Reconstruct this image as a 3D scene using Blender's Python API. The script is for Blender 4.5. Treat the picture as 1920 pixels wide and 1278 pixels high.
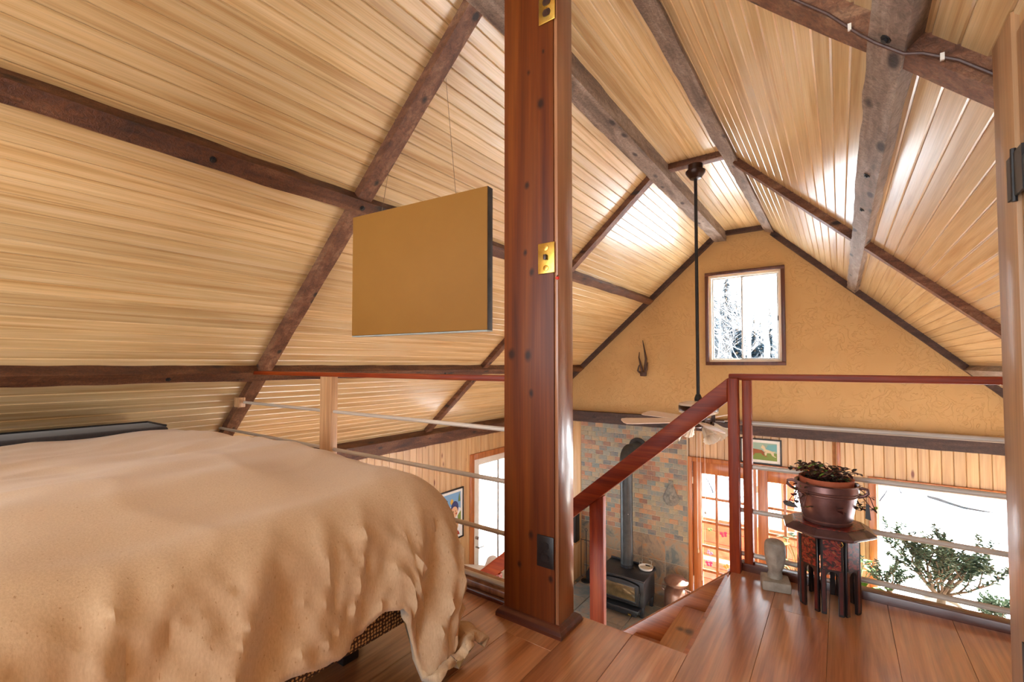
import bpy, bmesh, math, random
from mathutils import Vector, Matrix, noise
random.seed(7)
R = math.radians
scene = bpy.context.scene
C = scene.collection
for o in list(bpy.data.objects): bpy.data.objects.remove(o)

# ------------------------------------------------------------------ camera
cam_d = bpy.data.cameras.new('camera'); cam = bpy.data.objects.new('camera', cam_d); C.objects.link(cam)
cam.location = (0, 0, 0.97); cam.rotation_euler = (R(91.7), 0, R(35.8))
cam_d.sensor_fit = 'HORIZONTAL'; cam_d.sensor_width = 36; cam_d.lens = 15.99; cam_d.shift_y = 0.00974
cam_d.clip_start = 0.02; cam_d.clip_end = 400
scene.camera = cam

# ------------------------------------------------------------------ world, sun, exposure
def lin(c):
    return tuple(((v/255)/12.92 if v/255 <= 0.04045 else ((v/255+0.055)/1.055)**2.4) for v in c)
w = bpy.data.worlds.new('winter_sky'); scene.world = w; w.use_nodes = True
n = w.node_tree.nodes; L = w.node_tree.links; n.clear()
out = n.new('ShaderNodeOutputWorld'); bg = n.new('ShaderNodeBackground')
tc = n.new('ShaderNodeTexCoord'); sep = n.new('ShaderNodeSeparateXYZ'); rmp = n.new('ShaderNodeValToRGB')
L.new(tc.outputs['Generated'], sep.inputs[0]); L.new(sep.outputs['Z'], rmp.inputs[0])
rmp.color_ramp.elements[0].position = 0.0; rmp.color_ramp.elements[0].color = (0.92, 0.96, 1.0, 1)
rmp.color_ramp.elements[1].position = 0.75; rmp.color_ramp.elements[1].color = (0.72, 0.86, 1.0, 1)
L.new(rmp.outputs[0], bg.inputs[0]); bg.inputs[1].default_value = 2.4
L.new(bg.outputs[0], out.inputs[0])
sd = bpy.data.lights.new('sun', 'SUN'); sd.energy = 28.0; sd.angle = R(1.0); sd.color = (1.0, 0.97, 0.93)
sun = bpy.data.objects.new('sun', sd); C.objects.link(sun); sun.rotation_euler = Vector((-0.42, -0.78, -0.62)).to_track_quat('-Z', 'Y').to_euler()
vs = scene.view_settings
vs.view_transform = 'Standard'; vs.look = 'None'; vs.gamma = 1.0; vs.use_curve_mapping = False
vs.exposure = 1.38
scene.cycles.max_bounces = 10; scene.cycles.diffuse_bounces = 6; scene.cycles.glossy_bounces = 4
scene.cycles.transparent_max_bounces = 12
try:
    scene.cycles.use_denoising = True
except Exception: pass
scene.cycles.sample_clamp_indirect = 8.0

# ------------------------------------------------------------------ materials
MATS = {}
KNOTS = [(0.062,2.155,0.004),(-0.005,2.1,0.005),(0.05,1.96,0.010),(-0.012,1.66,0.007),(-0.02,1.4,0.006),(0.008,1.32,0.007),(-0.085,1.01,0.011),(-0.008,1.005,0.011),(0.006,0.86,0.007),(0.005,0.33,0.008),(-0.05,0.21,0.006),(0.09,0.19,0.006)]
def base_mat(name, color=(128,128,128), rough=0.5, metal=0.0, coat=0.0, coat_r=0.1, spec=0.5, sheen=0.0):
    m = bpy.data.materials.new(name); m.use_nodes = True
    b = m.node_tree.nodes['Principled BSDF']
    b.inputs['Base Color'].default_value = (*lin(color), 1)
    b.inputs['Roughness'].default_value = rough; b.inputs['Metallic'].default_value = metal
    b.inputs['Coat Weight'].default_value = coat; b.inputs['Coat Roughness'].default_value = coat_r
    b.inputs['Specular IOR Level'].default_value = spec
    if sheen: b.inputs['Sheen Weight'].default_value = sheen
    MATS[name] = m
    return m, m.node_tree.nodes, m.node_tree.links, b
def ramp(n, stops):
    r = n.new('ShaderNodeValToRGB'); e = r.color_ramp.elements
    while len(e) < len(stops): e.new(0.5)
    for i, (p, c) in enumerate(stops):
        e[i].position = p; e[i].color = (*lin(c), 1)
    return r
def coords(n, L, scale, rnd=True, rot=None):
    tc = n.new('ShaderNodeTexCoord'); src = tc.outputs['Object']
    if rot:
        mp = n.new('ShaderNodeMapping'); mp.inputs['Rotation'].default_value = rot
        L.new(src, mp.inputs[0]); src = mp.outputs[0]
    mul = n.new('ShaderNodeVectorMath'); mul.operation = 'MULTIPLY'; mul.inputs[1].default_value = scale
    L.new(src, mul.inputs[0]); src = mul.outputs[0]
    if rnd:
        oi = n.new('ShaderNodeObjectInfo'); add = n.new('ShaderNodeVectorMath'); add.operation = 'MULTIPLY_ADD'
        L.new(oi.outputs['Random'], add.inputs[0]); add.inputs[1].default_value = (91, 53, 37); L.new(src, add.inputs[2])
        src = add.outputs[0]
    return src
def noise_node(n, L, vec, scale=1, detail=5, rough=0.55, dist=0.0):
    t = n.new('ShaderNodeTexNoise'); t.inputs['Scale'].default_value = scale; t.inputs['Detail'].default_value = detail
    t.inputs['Roughness'].default_value = rough; t.inputs['Distortion'].default_value = dist
    L.new(vec, t.inputs['Vector']); return t
def mixc(n, L, mode, fac, a, b):
    m = n.new('ShaderNodeMix'); m.data_type = 'RGBA'; m.blend_type = mode
    if isinstance(fac, (int, float)): m.inputs[0].default_value = fac
    else: L.new(fac, m.inputs[0])
    for i, v in ((6, a), (7, b)):
        if isinstance(v, tuple): m.inputs[i].default_value = (*lin(v), 1)
        else: L.new(v, m.inputs[i])
    return m.outputs[2]
def bump(n, L, b, h, strength=0.2, dist=0.01):
    bp = n.new('ShaderNodeBump'); bp.inputs['Strength'].default_value = strength; bp.inputs['Distance'].default_value = dist
    L.new(h, bp.inputs['Height']); L.new(bp.outputs[0], b.inputs['Normal']); return bp
def wood(name, dark, mid, light, axis='y', across=28, along=1.4, rough=0.4, coat=0.3, coat_r=0.15, var=0.25, knots=0.0, kcol=(70,30,12), bmp=0.06, fine=0.35, dist=0.8, spec=0.5):
    m, n, L, b = base_mat(name, mid, rough, 0, coat, coat_r, spec)
    sc = [across]*3; sc['xyz'.index(axis)] = along
    v = coords(n, L, sc)
    t = noise_node(n, L, v, 1, 4, 0.55, dist)
    r = ramp(n, [(0.28, dark), (0.5, mid), (0.74, light)]); L.new(t.outputs[0], r.inputs[0])
    sc2 = [across*9]*3; sc2['xyz'.index(axis)] = along*3
    t2 = noise_node(n, L, coords(n, L, sc2), 1, 3, 0.6)
    r2 = ramp(n, [(0.35, (150,150,150)), (0.65, (255,255,255))]); L.new(t2.outputs[0], r2.inputs[0])
    c = mixc(n, L, 'MULTIPLY', fine, r.outputs[0], r2.outputs[0])
    if knots:
        sk = [7.0]*3; sk['xyz'.index(axis)] = 2.6
        vk = coords(n, L, sk)
        vo = n.new('ShaderNodeTexVoronoi'); vo.inputs['Scale'].default_value = 1; L.new(vk, vo.inputs['Vector'])
        nk = noise_node(n, L, v, 2, 2); 
        ad = n.new('ShaderNodeMath'); ad.operation = 'MULTIPLY_ADD'; ad.inputs[1].default_value = 0.12
        L.new(nk.outputs[0], ad.inputs[0]); L.new(vo.outputs['Distance'], ad.inputs[2])
        rk = n.new('ShaderNodeValToRGB'); e = rk.color_ramp.elements
        e[0].position = 0.09+0.05*knots; e[0].color = (1,1,1,1); e[1].position = 0.16+0.08*knots; e[1].color = (0,0,0,1)
        L.new(ad.outputs[0], rk.inputs[0])
        c = mixc(n, L, 'MIX', rk.outputs[0], c, kcol)
    oi = n.new('ShaderNodeObjectInfo'); mr = n.new('ShaderNodeMapRange')
    L.new(oi.outputs['Random'], mr.inputs[0]); mr.inputs[3].default_value = 1-var; mr.inputs[4].default_value = 1+var*0.35
    hs = n.new('ShaderNodeHueSaturation'); L.new(mr.outputs[0], hs.inputs['Value']); L.new(c, hs.inputs['Color'])
    L.new(hs.outputs[0], b.inputs['Base Color'])
    bump(n, L, b, t2.outputs[0], bmp, 0.004)
    return m
wood('ceiling_board', (194,152,96), (222,190,138), (234,208,164), 'y', 30, 0.9, 0.33, 0.5, 0.16, 0.16, 0, fine=0.25, bmp=0.03)
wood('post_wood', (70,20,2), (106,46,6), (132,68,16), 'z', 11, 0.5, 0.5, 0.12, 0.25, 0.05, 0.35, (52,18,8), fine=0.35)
def add_knots(name, pts, col=(44,16,6), yc=-0.06, sq=(1.0, 1.0, 0.7)):
    m = MATS[name]; n = m.node_tree.nodes; L = m.node_tree.links; b = n['Principled BSDF']
    tc = n.new('ShaderNodeTexCoord'); wob = noise_node(n, L, tc.outputs['Object'], 30, 2)
    acc = None
    for x_, z_, r_ in pts:
        sub = n.new('ShaderNodeVectorMath'); sub.operation = 'SUBTRACT'; L.new(tc.outputs['Object'], sub.inputs[0]); sub.inputs[1].default_value = (x_, yc, z_)
        mu = n.new('ShaderNodeVectorMath'); mu.operation = 'MULTIPLY'; L.new(sub.outputs[0], mu.inputs[0]); mu.inputs[1].default_value = sq
        le = n.new('ShaderNodeVectorMath'); le.operation = 'LENGTH'; L.new(mu.outputs[0], le.inputs[0])
        ad = n.new('ShaderNodeMath'); ad.operation = 'MULTIPLY_ADD'; L.new(wob.outputs[0], ad.inputs[0]); ad.inputs[1].default_value = 0.012; L.new(le.outputs['Value'], ad.inputs[2])
        mr = n.new('ShaderNodeMapRange'); L.new(ad.outputs[0], mr.inputs[0]); mr.inputs[1].default_value = r_*0.55+0.006; mr.inputs[2].default_value = r_*1.7+0.008; mr.inputs[3].default_value = 1; mr.inputs[4].default_value = 0
        if acc is None: acc = mr.outputs[0]
        else:
            mx = n.new('ShaderNodeMath'); mx.operation = 'MAXIMUM'; L.new(acc, mx.inputs[0]); L.new(mr.outputs[0], mx.inputs[1]); acc = mx.outputs[0]
    old = b.inputs['Base Color'].links[0].from_socket
    L.new(mixc(n, L, 'MIX', acc, old, col), b.inputs['Base Color'])
MATS['post_wood'].node_tree.nodes['Principled BSDF'].inputs['Specular IOR Level'].default_value = 0.3
add_knots('post_wood', KNOTS)
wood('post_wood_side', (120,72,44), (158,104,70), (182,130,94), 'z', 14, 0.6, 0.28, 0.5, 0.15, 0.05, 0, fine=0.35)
wood('rail_wood', (112,30,4), (144,50,8), (168,74,18), 'z', 16, 1.5, 0.5, 0.05, 0.15, 0.08, 0, fine=0.4)
wood('rail_wood_x', (112,30,4), (144,50,8), (168,74,18), 'x', 16, 1.5, 0.5, 0.05, 0.15, 0.08, 0, fine=0.4)
for nm in ('rail_wood', 'rail_wood_x'): MATS[nm].node_tree.nodes['Principled BSDF'].inputs['Specular IOR Level'].default_value = 0.3
wood('pale_oak', (176,124,82), (206,158,112), (222,178,134), 'z', 20, 1.2, 0.45, 0.1, 0.2, 0.05, 0)
wood('dowel_wood', (184,170,154), (206,194,180), (220,210,198), 'x', 20, 1, 0.35, 0.3, 0.2, 0.05, 0)
wood('kerb_wood', (62,26,14), (92,42,26), (112,58,38), 'x', 18, 1, 0.3, 0.4, 0.15, 0.05, 0)
wood('pine_board', (190,142,92), (209,167,116), (222,185,140), 'z', 16, 0.8, 0.42, 0.2, 0.2, 0.14, 0.32, (120,60,24), fine=0.2)
wood('door_fir', (160,86,36), (190,112,54), (206,132,72), 'z', 22, 1, 0.35, 0.4, 0.15, 0.05, 0)
wood('pine_jamb', (150,104,66), (180,136,94), (198,156,114), 'z', 14, 0.7, 0.45, 0.2, 0.2, 0.05, 0.25, (110,60,28))
wood('floor_board', (152,86,42), (198,130,80), (220,162,114), 'y', 9, 0.9, 0.36, 1.0, 0.24, 0.12, 0, fine=0.45, dist=1.6, bmp=0.02)
MATS['floor_board'].node_tree.nodes['Principled BSDF'].inputs['Coat IOR'].default_value = 1.9
wood('tread_wood', (186,116,66), (218,156,106), (234,182,138), 'y', 14, 1, 0.28, 0.4, 0.15, 0.06, 0)
wood('tread_worn', (186,116,66), (218,156,106), (234,182,138), 'y', 14, 1, 0.28, 0.4, 0.15, 0.06, 0)
add_knots('tread_worn', [(-0.60,-0.212,0.012),(-0.565,-0.212,0.016),(-0.525,-0.212,0.011),(-0.50,-0.212,0.007)], (92,62,54), 2.12, (0.9, 0.8, 1.0))
wood('stringer_wood', (146,74,26), (182,100,42), (200,122,60), 'x', 14, 1, 0.3, 0.4, 0.15, 0.06, 0)
wood('trim_brown', (70,34,22), (92,48,34), (112,64,46), 'z', 14, 1, 0.4, 0.2, 0.2, 0.05, 0)

def beam_mat(name, dark, mid, light, axis='y'):
    m, n, L, b = base_mat(name, mid, 0.62, 0, 0.12, 0.35)
    sc = [14]*3; sc['xyz'.index(axis)] = 2.2
    v = coords(n, L, sc); t = noise_node(n, L, v, 1, 6, 0.65, 0.6)
    r = ramp(n, [(0.3, dark), (0.5, mid), (0.72, light)]); L.new(t.outputs[0], r.inputs[0])
    v2 = coords(n, L, (60,60,60)); t2 = noise_node(n, L, v2, 1, 4, 0.7, 1.0)
    vo = n.new('ShaderNodeTexVoronoi'); vo.inputs['Scale'].default_value = 1; L.new(coords(n, L, tuple(9 if a != axis else 3.5 for a in 'xyz')), vo.inputs['Vector'])
    rk = n.new('ShaderNodeValToRGB'); e = rk.color_ramp.elements
    e[0].position = 0.10; e[0].color = (1,1,1,1); e[1].position = 0.2; e[1].color = (0,0,0,1); L.new(vo.outputs['Distance'], rk.inputs[0])
    c = mixc(n, L, 'MIX', rk.outputs[0], r.outputs[0], (38,20,14))
    r2 = ramp(n, [(0.36, (110,110,110)), (0.62, (255,255,255))]); L.new(t2.outputs[0], r2.inputs[0])
    c = mixc(n, L, 'MULTIPLY', 0.55, c, r2.outputs[0])
    L.new(c, b.inputs['Base Color'])
    bump(n, L, b, t2.outputs[0], 0.55, 0.012)
beam_mat('beam_y', (62,28,10), (100,56,28), (142,96,62), 'y')
beam_mat('beam_x', (82,44,24), (124,78,50), (162,120,88), 'x')
beam_mat('beam_sheen', (92,72,60), (144,122,106), (186,168,152), 'y')  # same timber as the brown beams; grey window sheen painted into the colour
beam_mat('plate_dark', (46,28,24), (74,48,40), (98,70,60), 'x')

def stucco():
    m, n, L, b = base_mat('stucco', (204,166,116), 0.62)
    v = coords(n, L, (1,1,1), False)
    t0 = noise_node(n, L, v, 1.2, 3); r = ramp(n, [(0.3,(186,148,94)), (0.7,(198,162,108))]); L.new(t0.outputs[0], r.inputs[0])
    L.new(r.outputs[0], b.inputs['Base Color'])
    t = noise_node(n, L, v, 7, 3, 0.5, 2.2)
    m1 = n.new('ShaderNodeMath'); m1.operation = 'SUBTRACT'; L.new(t.outputs[0], m1.inputs[0]); m1.inputs[1].default_value = 0.5
    m2 = n.new('ShaderNodeMath'); m2.operation = 'ABSOLUTE'; L.new(m1.outputs[0], m2.inputs[0])
    mr = n.new('ShaderNodeMapRange'); L.new(m2.outputs[0], mr.inputs[0]); mr.inputs[2].default_value = 0.035; mr.inputs[3].default_value = 1; mr.inputs[4].default_value = 0
    t3 = noise_node(n, L, v, 2.5, 2); mm = n.new('ShaderNodeMath'); mm.operation = 'MULTIPLY'
    rr = n.new('ShaderNodeMapRange'); L.new(t3.outputs[0], rr.inputs[0]); rr.inputs[1].default_value = 0.38; rr.inputs[2].default_value = 0.52
    L.new(mr.outputs[0], mm.inputs[0]); L.new(rr.outputs[0], mm.inputs[1])
    bump(n, L, b, mm.outputs[0], 0.42, 0.012)
stucco()

def slate(name, stops, sc=6, rough=0.45, mott=0.6):
    m, n, L, b = base_mat(name, (110,100,90), rough, spec=0.4)
    oi = n.new('ShaderNodeObjectInfo'); r = ramp(n, stops); r.color_ramp.interpolation = 'CONSTANT'
    L.new(oi.outputs['Random'], r.inputs[0])
    v = coords(n, L, (sc,sc,sc)); t = noise_node(n, L, v, 1, 6, 0.65, 1.2)
    r2 = ramp(n, [(0.36,(104,110,108)), (0.5,(168,152,128)), (0.62,(194,138,92))]); L.new(t.outputs[0], r2.inputs[0])
    c = mixc(n, L, 'MIX', mott, r.outputs[0], r2.outputs[0]); L.new(c, b.inputs['Base Color'])
    t2 = noise_node(n, L, coords(n, L, (40,40,40)), 1, 4); bump(n, L, b, t2.outputs[0], 0.3, 0.005)
slate('slate_small', [(0,(132,136,124)), (0.14,(112,124,122)), (0.28,(176,128,92)), (0.40,(150,138,112)), (0.54,(166,106,76)), (0.64,(96,100,106)), (0.74,(158,148,120)), (0.86,(184,142,104)), (0.94,(128,80,66))], 9, 0.5, 0.32)
slate('slate_big', [(0,(104,112,108)), (0.3,(122,92,64)), (0.6,(96,88,74)), (0.8,(140,96,60))], 5, 0.4, 0.62)
slate('slate_floor', [(0,(92,106,112)), (0.35,(84,98,98)), (0.6,(120,104,88)), (0.8,(104,110,106))], 4, 0.35, 0.35)
base_mat('grout', (186,172,150), 0.8)

def fabric(name, c1, c2, sc=240, speck=None):
    m, n, L, b = base_mat(name, c1, 0.9, sheen=0.25)
    v = coords(n, L, (sc, sc, sc*0.35), False); t = noise_node(n, L, v, 1, 2, 0.6)
    r = ramp(n, [(0.3, c1), (0.7, c2)]); L.new(t.outputs[0], r.inputs[0]); c = r.outputs[0]
    if speck:
        t3 = noise_node(n, L, coords(n, L, (150,150,60), False), 1, 2); r3 = ramp(n, [(0.68,(0,0,0)), (0.74,(255,255,255))]); L.new(t3.outputs[0], r3.inputs[0])
        c = mixc(n, L, 'MIX', r3.outputs[0], c, speck)
    L.new(c, b.inputs['Base Color']); bump(n, L, b, t.outputs[0], 0.15, 0.002)
fabric('linen', (200,172,138), (213,187,153), 220, (178,144,108))
fabric('sage_lining', (150,128,80), (172,148,98), 60, (92,100,70))
fabric('black_ticking', (26,20,18), (38,30,26), 90)
fabric('cream_fabric', (226,222,210), (238,234,224), 160)
fabric('charcoal_vinyl', (38,32,32), (52,45,44), 60)
def dotted():
    m, n, L, b = base_mat('dotted_ticking', (70,48,34), 0.8)
    v = coords(n, L, (95,95,95), False); vo = n.new('ShaderNodeTexVoronoi'); vo.inputs['Scale'].default_value = 1; L.new(v, vo.inputs['Vector'])
    vo.inputs['Randomness'].default_value = 0.35
    r = ramp(n, [(0.28,(196,156,104)), (0.42,(60,38,28))]); L.new(vo.outputs['Distance'], r.inputs[0]); L.new(r.outputs[0], b.inputs['Base Color'])
dotted()
def simple_noise(name, a, bcol, sc, rough=0.5, metal=0, coat=0, bm=0.1):
    m, n, L, b = base_mat(name, a, rough, metal, coat)
    t = noise_node(n, L, coords(n, L, (sc,sc,sc)), 1, 4, 0.6); r = ramp(n, [(0.35, a), (0.65, bcol)]); L.new(t.outputs[0], r.inputs[0])
    L.new(r.outputs[0], b.inputs['Base Color']); bump(n, L, b, t.outputs[0], bm, 0.004)
simple_noise('brass', (206,164,72), (222,184,96), 30, 0.25, 0.9)
simple_noise('black_plastic', (28,24,24), (36,30,30), 40, 0.35)
simple_noise('brown_plastic', (58,34,26), (66,40,30), 40, 0.35)
simple_noise('iron_black', (30,30,32), (42,42,44), 40, 0.42, 0.3)
simple_noise('pipe_black', (52,56,58), (66,70,72), 12, 0.4, 0.4)
simple_noise('stove_black', (32,33,36), (44,45,48), 60, 0.38, 0.2)
simple_noise('fire_glass', (70,60,40), (104,88,58), 9, 0.12, 0, 0.5, 0.0)
simple_noise('copper', (110,76,72), (138,100,94), 14, 0.32, 0.6)
simple_noise('copper_can', (140,104,88), (164,130,112), 10, 0.3, 0.5)
simple_noise('terracotta', (164,82,52), (184,98,64), 20, 0.8)
simple_noise('soil', (48,34,26), (70,50,38), 60, 0.95, bm=0.5)
simple_noise('stone', (138,128,116), (168,158,144), 22, 0.75, bm=0.35)
simple_noise('mask_stone', (104,102,96), (142,138,128), 30, 0.7, bm=0.3)
simple_noise('white_paint', (232,226,214), (238,232,222), 10, 0.4)
simple_noise('fan_white', (222,212,200), (230,220,208), 10, 0.4, 0, 0.2)
simple_noise('blade_under', (222,206,196), (230,216,208), 8, 0.45)
simple_noise('fan_dark', (48,28,20), (60,36,26), 20, 0.3, 0.4)
simple_noise('aluminium', (190,190,188), (202,202,200), 20, 0.35, 0.6)
simple_noise('horn', (52,32,22), (84,54,38), 26, 0.5)
simple_noise('panel_canvas', (140,94,26), (143,97,29), 5, 0.75, bm=0.02)
simple_noise('panel_edge', (34,34,38), (58,56,58), 16, 0.6)
simple_noise('panel_underside', (150,160,156), (176,182,176), 16, 0.6)
simple_noise('twine', (120,100,78), (140,120,96), 60, 0.8)
simple_noise('cable_brown', (66,40,32), (84,56,46), 60, 0.5)
simple_noise('leaf_dark', (44,30,26), (74,56,40), 25, 0.5)
simple_noise('leaf_red', (64,26,24), (92,40,32), 25, 0.5)
simple_noise('leaf_jade', (84,108,88), (128,148,122), 14, 0.45)
simple_noise('leaf_green', (62,104,34), (120,158,58), 10, 0.45)
simple_noise('bark', (112,92,72), (146,124,100), 18, 0.85, bm=0.4)
simple_noise('white_bark', (104,102,102), (140,138,138), 8, 0.8, bm=0.2)
simple_noise('conifer', (30,50,62), (50,76,90), 4, 0.9)
simple_noise('twigs', (34,34,40), (46,46,54), 4, 0.9)
simple_noise('snow', (236,240,246), (246,248,252), 0.8, 0.7, bm=0.15)
simple_noise('red_siding', (176,92,66), (190,108,80), 5, 0.7)
simple_noise('porcelain', (214,210,200), (228,224,214), 12, 0.3)
simple_noise('ladybug_red', (196,36,20), (210,48,28), 20, 0.3)
simple_noise('frame_black', (26,22,22), (36,30,28), 40, 0.35)
simple_noise('mat_board', (228,226,220), (234,232,226), 30, 0.8)
simple_noise('roof_back', (150,100,58), (168,116,70), 12, 0.8)
simple_noise('lower_floor', (176,136,96), (196,158,118), 4, 0.5)
simple_noise('chrome', (176,172,166), (196,192,186), 20, 0.25, 0.9)
for nm, c in dict(paint_green=(120,140,62), paint_sky=(150,176,160), paint_teal=(110,170,176), paint_brown=(150,84,44), paint_cream=(214,196,160),
                  paint_blue=(120,164,204), paint_navy=(48,56,110), paint_red=(176,72,44), paint_skin=(226,178,138), paint_yellow=(214,170,70),
                  paint_snow=(226,228,230), sticker_pink=(232,84,132), sticker_green=(150,190,120), sticker_yellow=(232,196,90), sticker_lilac=(196,170,210), paint_dark=(60,40,34)).items():
    base_mat(nm, c, 0.6)
def glassy(name, tint=(250,252,252), refl=0.06):
    m, n, L, b = base_mat(name); n.remove(b); o = n['Material Output']
    tr = n.new('ShaderNodeBsdfTransparent'); tr.inputs[0].default_value = (*lin(tint), 1)
    gl = n.new('ShaderNodeBsdfGlossy'); gl.inputs['Roughness'].default_value = 0.02
    
    mx = n.new('ShaderNodeMixShader'); mx.inputs[0].default_value = refl; L.new(tr.outputs[0], mx.inputs[1]); L.new(gl.outputs[0], mx.inputs[2]); L.new(mx.outputs[0], o.inputs[0])
glassy('pane_glass')
m, n, L, b = base_mat('frosted_shade', (236,228,212), 0.35); b.inputs['Transmission Weight'].default_value = 0.35; b.inputs['Subsurface Weight'].default_value = 0.0
def lacquer():
    m, n, L, b = base_mat('lacquer_red', (120,28,24), 0.35, 0, 0.5, 0.15)
    t = noise_node(n, L, coords(n, L, (46,46,60)), 1, 3, 0.6, 1.5)
    r = ramp(n, [(0.36,(24,16,16)), (0.44,(60,22,18)), (0.52,(128,32,26)), (0.60,(140,40,28)), (0.66,(150,110,60)), (0.74,(60,72,60))]); L.new(t.outputs[0], r.inputs[0])
    L.new(r.outputs[0], b.inputs['Base Color'])
lacquer()
simple_noise('lacquer_dark', (58,18,18), (84,24,22), 20, 0.3, 0, 0.5, 0.02)
simple_noise('lacquer_black', (22,18,20), (32,26,28), 20, 0.3, 0, 0.5, 0.02)
simple_noise('lacquer_top', (66,44,46), (92,62,60), 12, 0.25, 0, 0.6, 0.02)

# ------------------------------------------------------------------ mesh helpers
class M:
    def __init__(s): s.v = []; s.f = []; s.m = []
    def add(s, vs, fs, mi=0):
        k = len(s.v); s.v += [tuple(p) for p in vs]; s.f += [tuple(i+k for i in f) for f in fs]; s.m += [mi]*len(fs); return s
    def box(s, x0, x1, y0, y1, z0, z1, mi=0):
        return s.add([(x0,y0,z0),(x1,y0,z0),(x1,y1,z0),(x0,y1,z0),(x0,y0,z1),(x1,y0,z1),(x1,y1,z1),(x0,y1,z1)],
                     [(3,2,1,0),(4,5,6,7),(0,1,5,4),(1,2,6,5),(2,3,7,6),(3,0,4,7)], mi)
    def prism(s, pts, a0, a1, axis='y', mi=0):
        # pts: 2D outline in the two other axes; extruded along axis
        def mk(p, a): return {'y': (p[0], a, p[1]), 'x': (a, p[0], p[1]), 'z': (p[0], p[1], a)}[axis]
        k = len(pts); vs = [mk(p, a0) for p in pts] + [mk(p, a1) for p in pts]
        fs = [tuple(range(k)), tuple(range(2*k-1, k-1, -1))] + [(i, i+k, (i+1) % k + k, (i+1) % k) for i in range(k)]
        return s.add(vs, fs, mi)
    def tube(s, pts, rad, seg=10, cap=True, mi=0):
        pts = [Vector(p) for p in pts]; N = len(pts)
        if not isinstance(rad, (list, tuple)): rad = [rad]*N
        vs = []; fs = []; prev = None
        for i, p in enumerate(pts):
            d = (pts[min(i+1, N-1)] - pts[max(i-1, 0)]).normalized()
            if prev is None:
                a = Vector((0,0,1)) if abs(d.z) < 0.9 else Vector((1,0,0)); u = d.cross(a).normalized()
            else:
                u = (prev - d*prev.dot(d)).normalized()
            prev = u; w_ = d.cross(u)
            for j in range(seg):
                t = 2*math.pi*j/seg; vs.append(p + (u*math.cos(t)+w_*math.sin(t))*rad[i])
        for i in range(N-1):
            for j in range(seg):
                a = i*seg+j; b_ = i*seg+(j+1) % seg; fs.append((a, b_, b_+seg, a+seg))
        if cap: fs.append(tuple(range(seg-1, -1, -1))); fs.append(tuple(range((N-1)*seg, N*seg)))
        return s.add(vs, fs, mi)
    def lathe(s, prof, seg=24, c=(0,0,0), mi=0, flute=0, fl_n=0, capb=True, capt=True):
        vs = []; fs = []
        for r_, z in prof:
            for j in range(seg):
                t = 2*math.pi*j/seg; rr = r_*(1+flute*math.cos(fl_n*t)); vs.append((c[0]+rr*math.cos(t), c[1]+rr*math.sin(t), c[2]+z))
        N = len(prof)
        for i in range(N-1):
            for j in range(seg):
                a = i*seg+j; b_ = i*seg+(j+1) % seg; fs.append((a, b_, b_+seg, a+seg))
        if capb and prof[0][0] > 1e-4: fs.append(tuple(range(seg-1, -1, -1)))
        if capt and prof[-1][0] > 1e-4: fs.append(tuple(range((N-1)*seg, N*seg)))
        return s.add(vs, fs, mi)
    def build(s, name, mats, parent=None, bevel=0, segs=2, smooth=False, loc=None, rot=None):
        me = bpy.data.meshes.new(name); me.from_pydata(s.v, [], s.f)
        if isinstance(mats, str): mats = [mats]
        for m_ in mats: me.materials.append(MATS[m_])
        me.polygons.foreach_set('material_index', s.m)
        bm = bmesh.new(); bm.from_mesh(me)
        bmesh.ops.recalc_face_normals(bm, faces=bm.faces)
        if bevel:
            es = [e for e in bm.edges if len(e.link_faces) == 2 and e.calc_face_angle(0) > R(25)]
            bmesh.ops.bevel(bm, geom=es, offset=bevel, segments=segs, affect='EDGES', profile=0.5, clamp_overlap=True)
        bm.to_mesh(me); bm.free()
        if smooth or bevel:
            me.polygons.foreach_set('use_smooth', [True]*len(me.polygons))
            try: me.set_sharp_from_angle(angle=R(40))
            except Exception: pass
        o = bpy.data.objects.new(name, me); C.objects.link(o)
        if parent: o.parent = parent
        if loc: o.location = loc
        if rot: o.rotation_euler = rot
        return o
def tag(o, label=None, cat=None, group=None, kind=None):
    if label: o['label'] = label
    if cat: o['category'] = cat
    if group: o['group'] = group
    if kind: o['kind'] = kind
    return o
def thing(name, label, cat, loc=(0,0,0), rz=0, group=None, kind=None):
    o = bpy.data.objects.new(name, None); C.objects.link(o); o.location = loc; o.rotation_euler = (0,0,rz)
    o.empty_display_size = 0.1
    return tag(o, label, cat, group, kind)
def link_copy(src, parent, loc=None, rot=None):
    c = src.copy(); C.objects.link(c); c.parent = parent
    if loc is not None: c.location = loc
    if rot is not None: c.rotation_euler = rot
    return c

# ------------------------------------------------------------------ shell geometry constants
YB, YG = -2.4, 6.5            # back end of the modelled room, gable wall
ZF = -2.33                    # lower floor
SL, SR = 0.878, 0.985
aL, aR = math.atan(SL), math.atan(SR)
def zL(x): return 3.87+SL*x
def zR(x): return 2.0-SR*x
ZT = 2.72
XL, XR = -4.2, 2.12           # side walls
XA, XB = (ZT-3.87)/SL, (2.0-ZT)/SR
dL = Vector((-math.cos(aL), -math.sin(aL))); nL = Vector((math.sin(aL), -math.cos(aL)))
dR = Vector((math.cos(aR), -math.sin(aR))); nR = Vector((-math.sin(aR), -math.cos(aR)))

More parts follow.
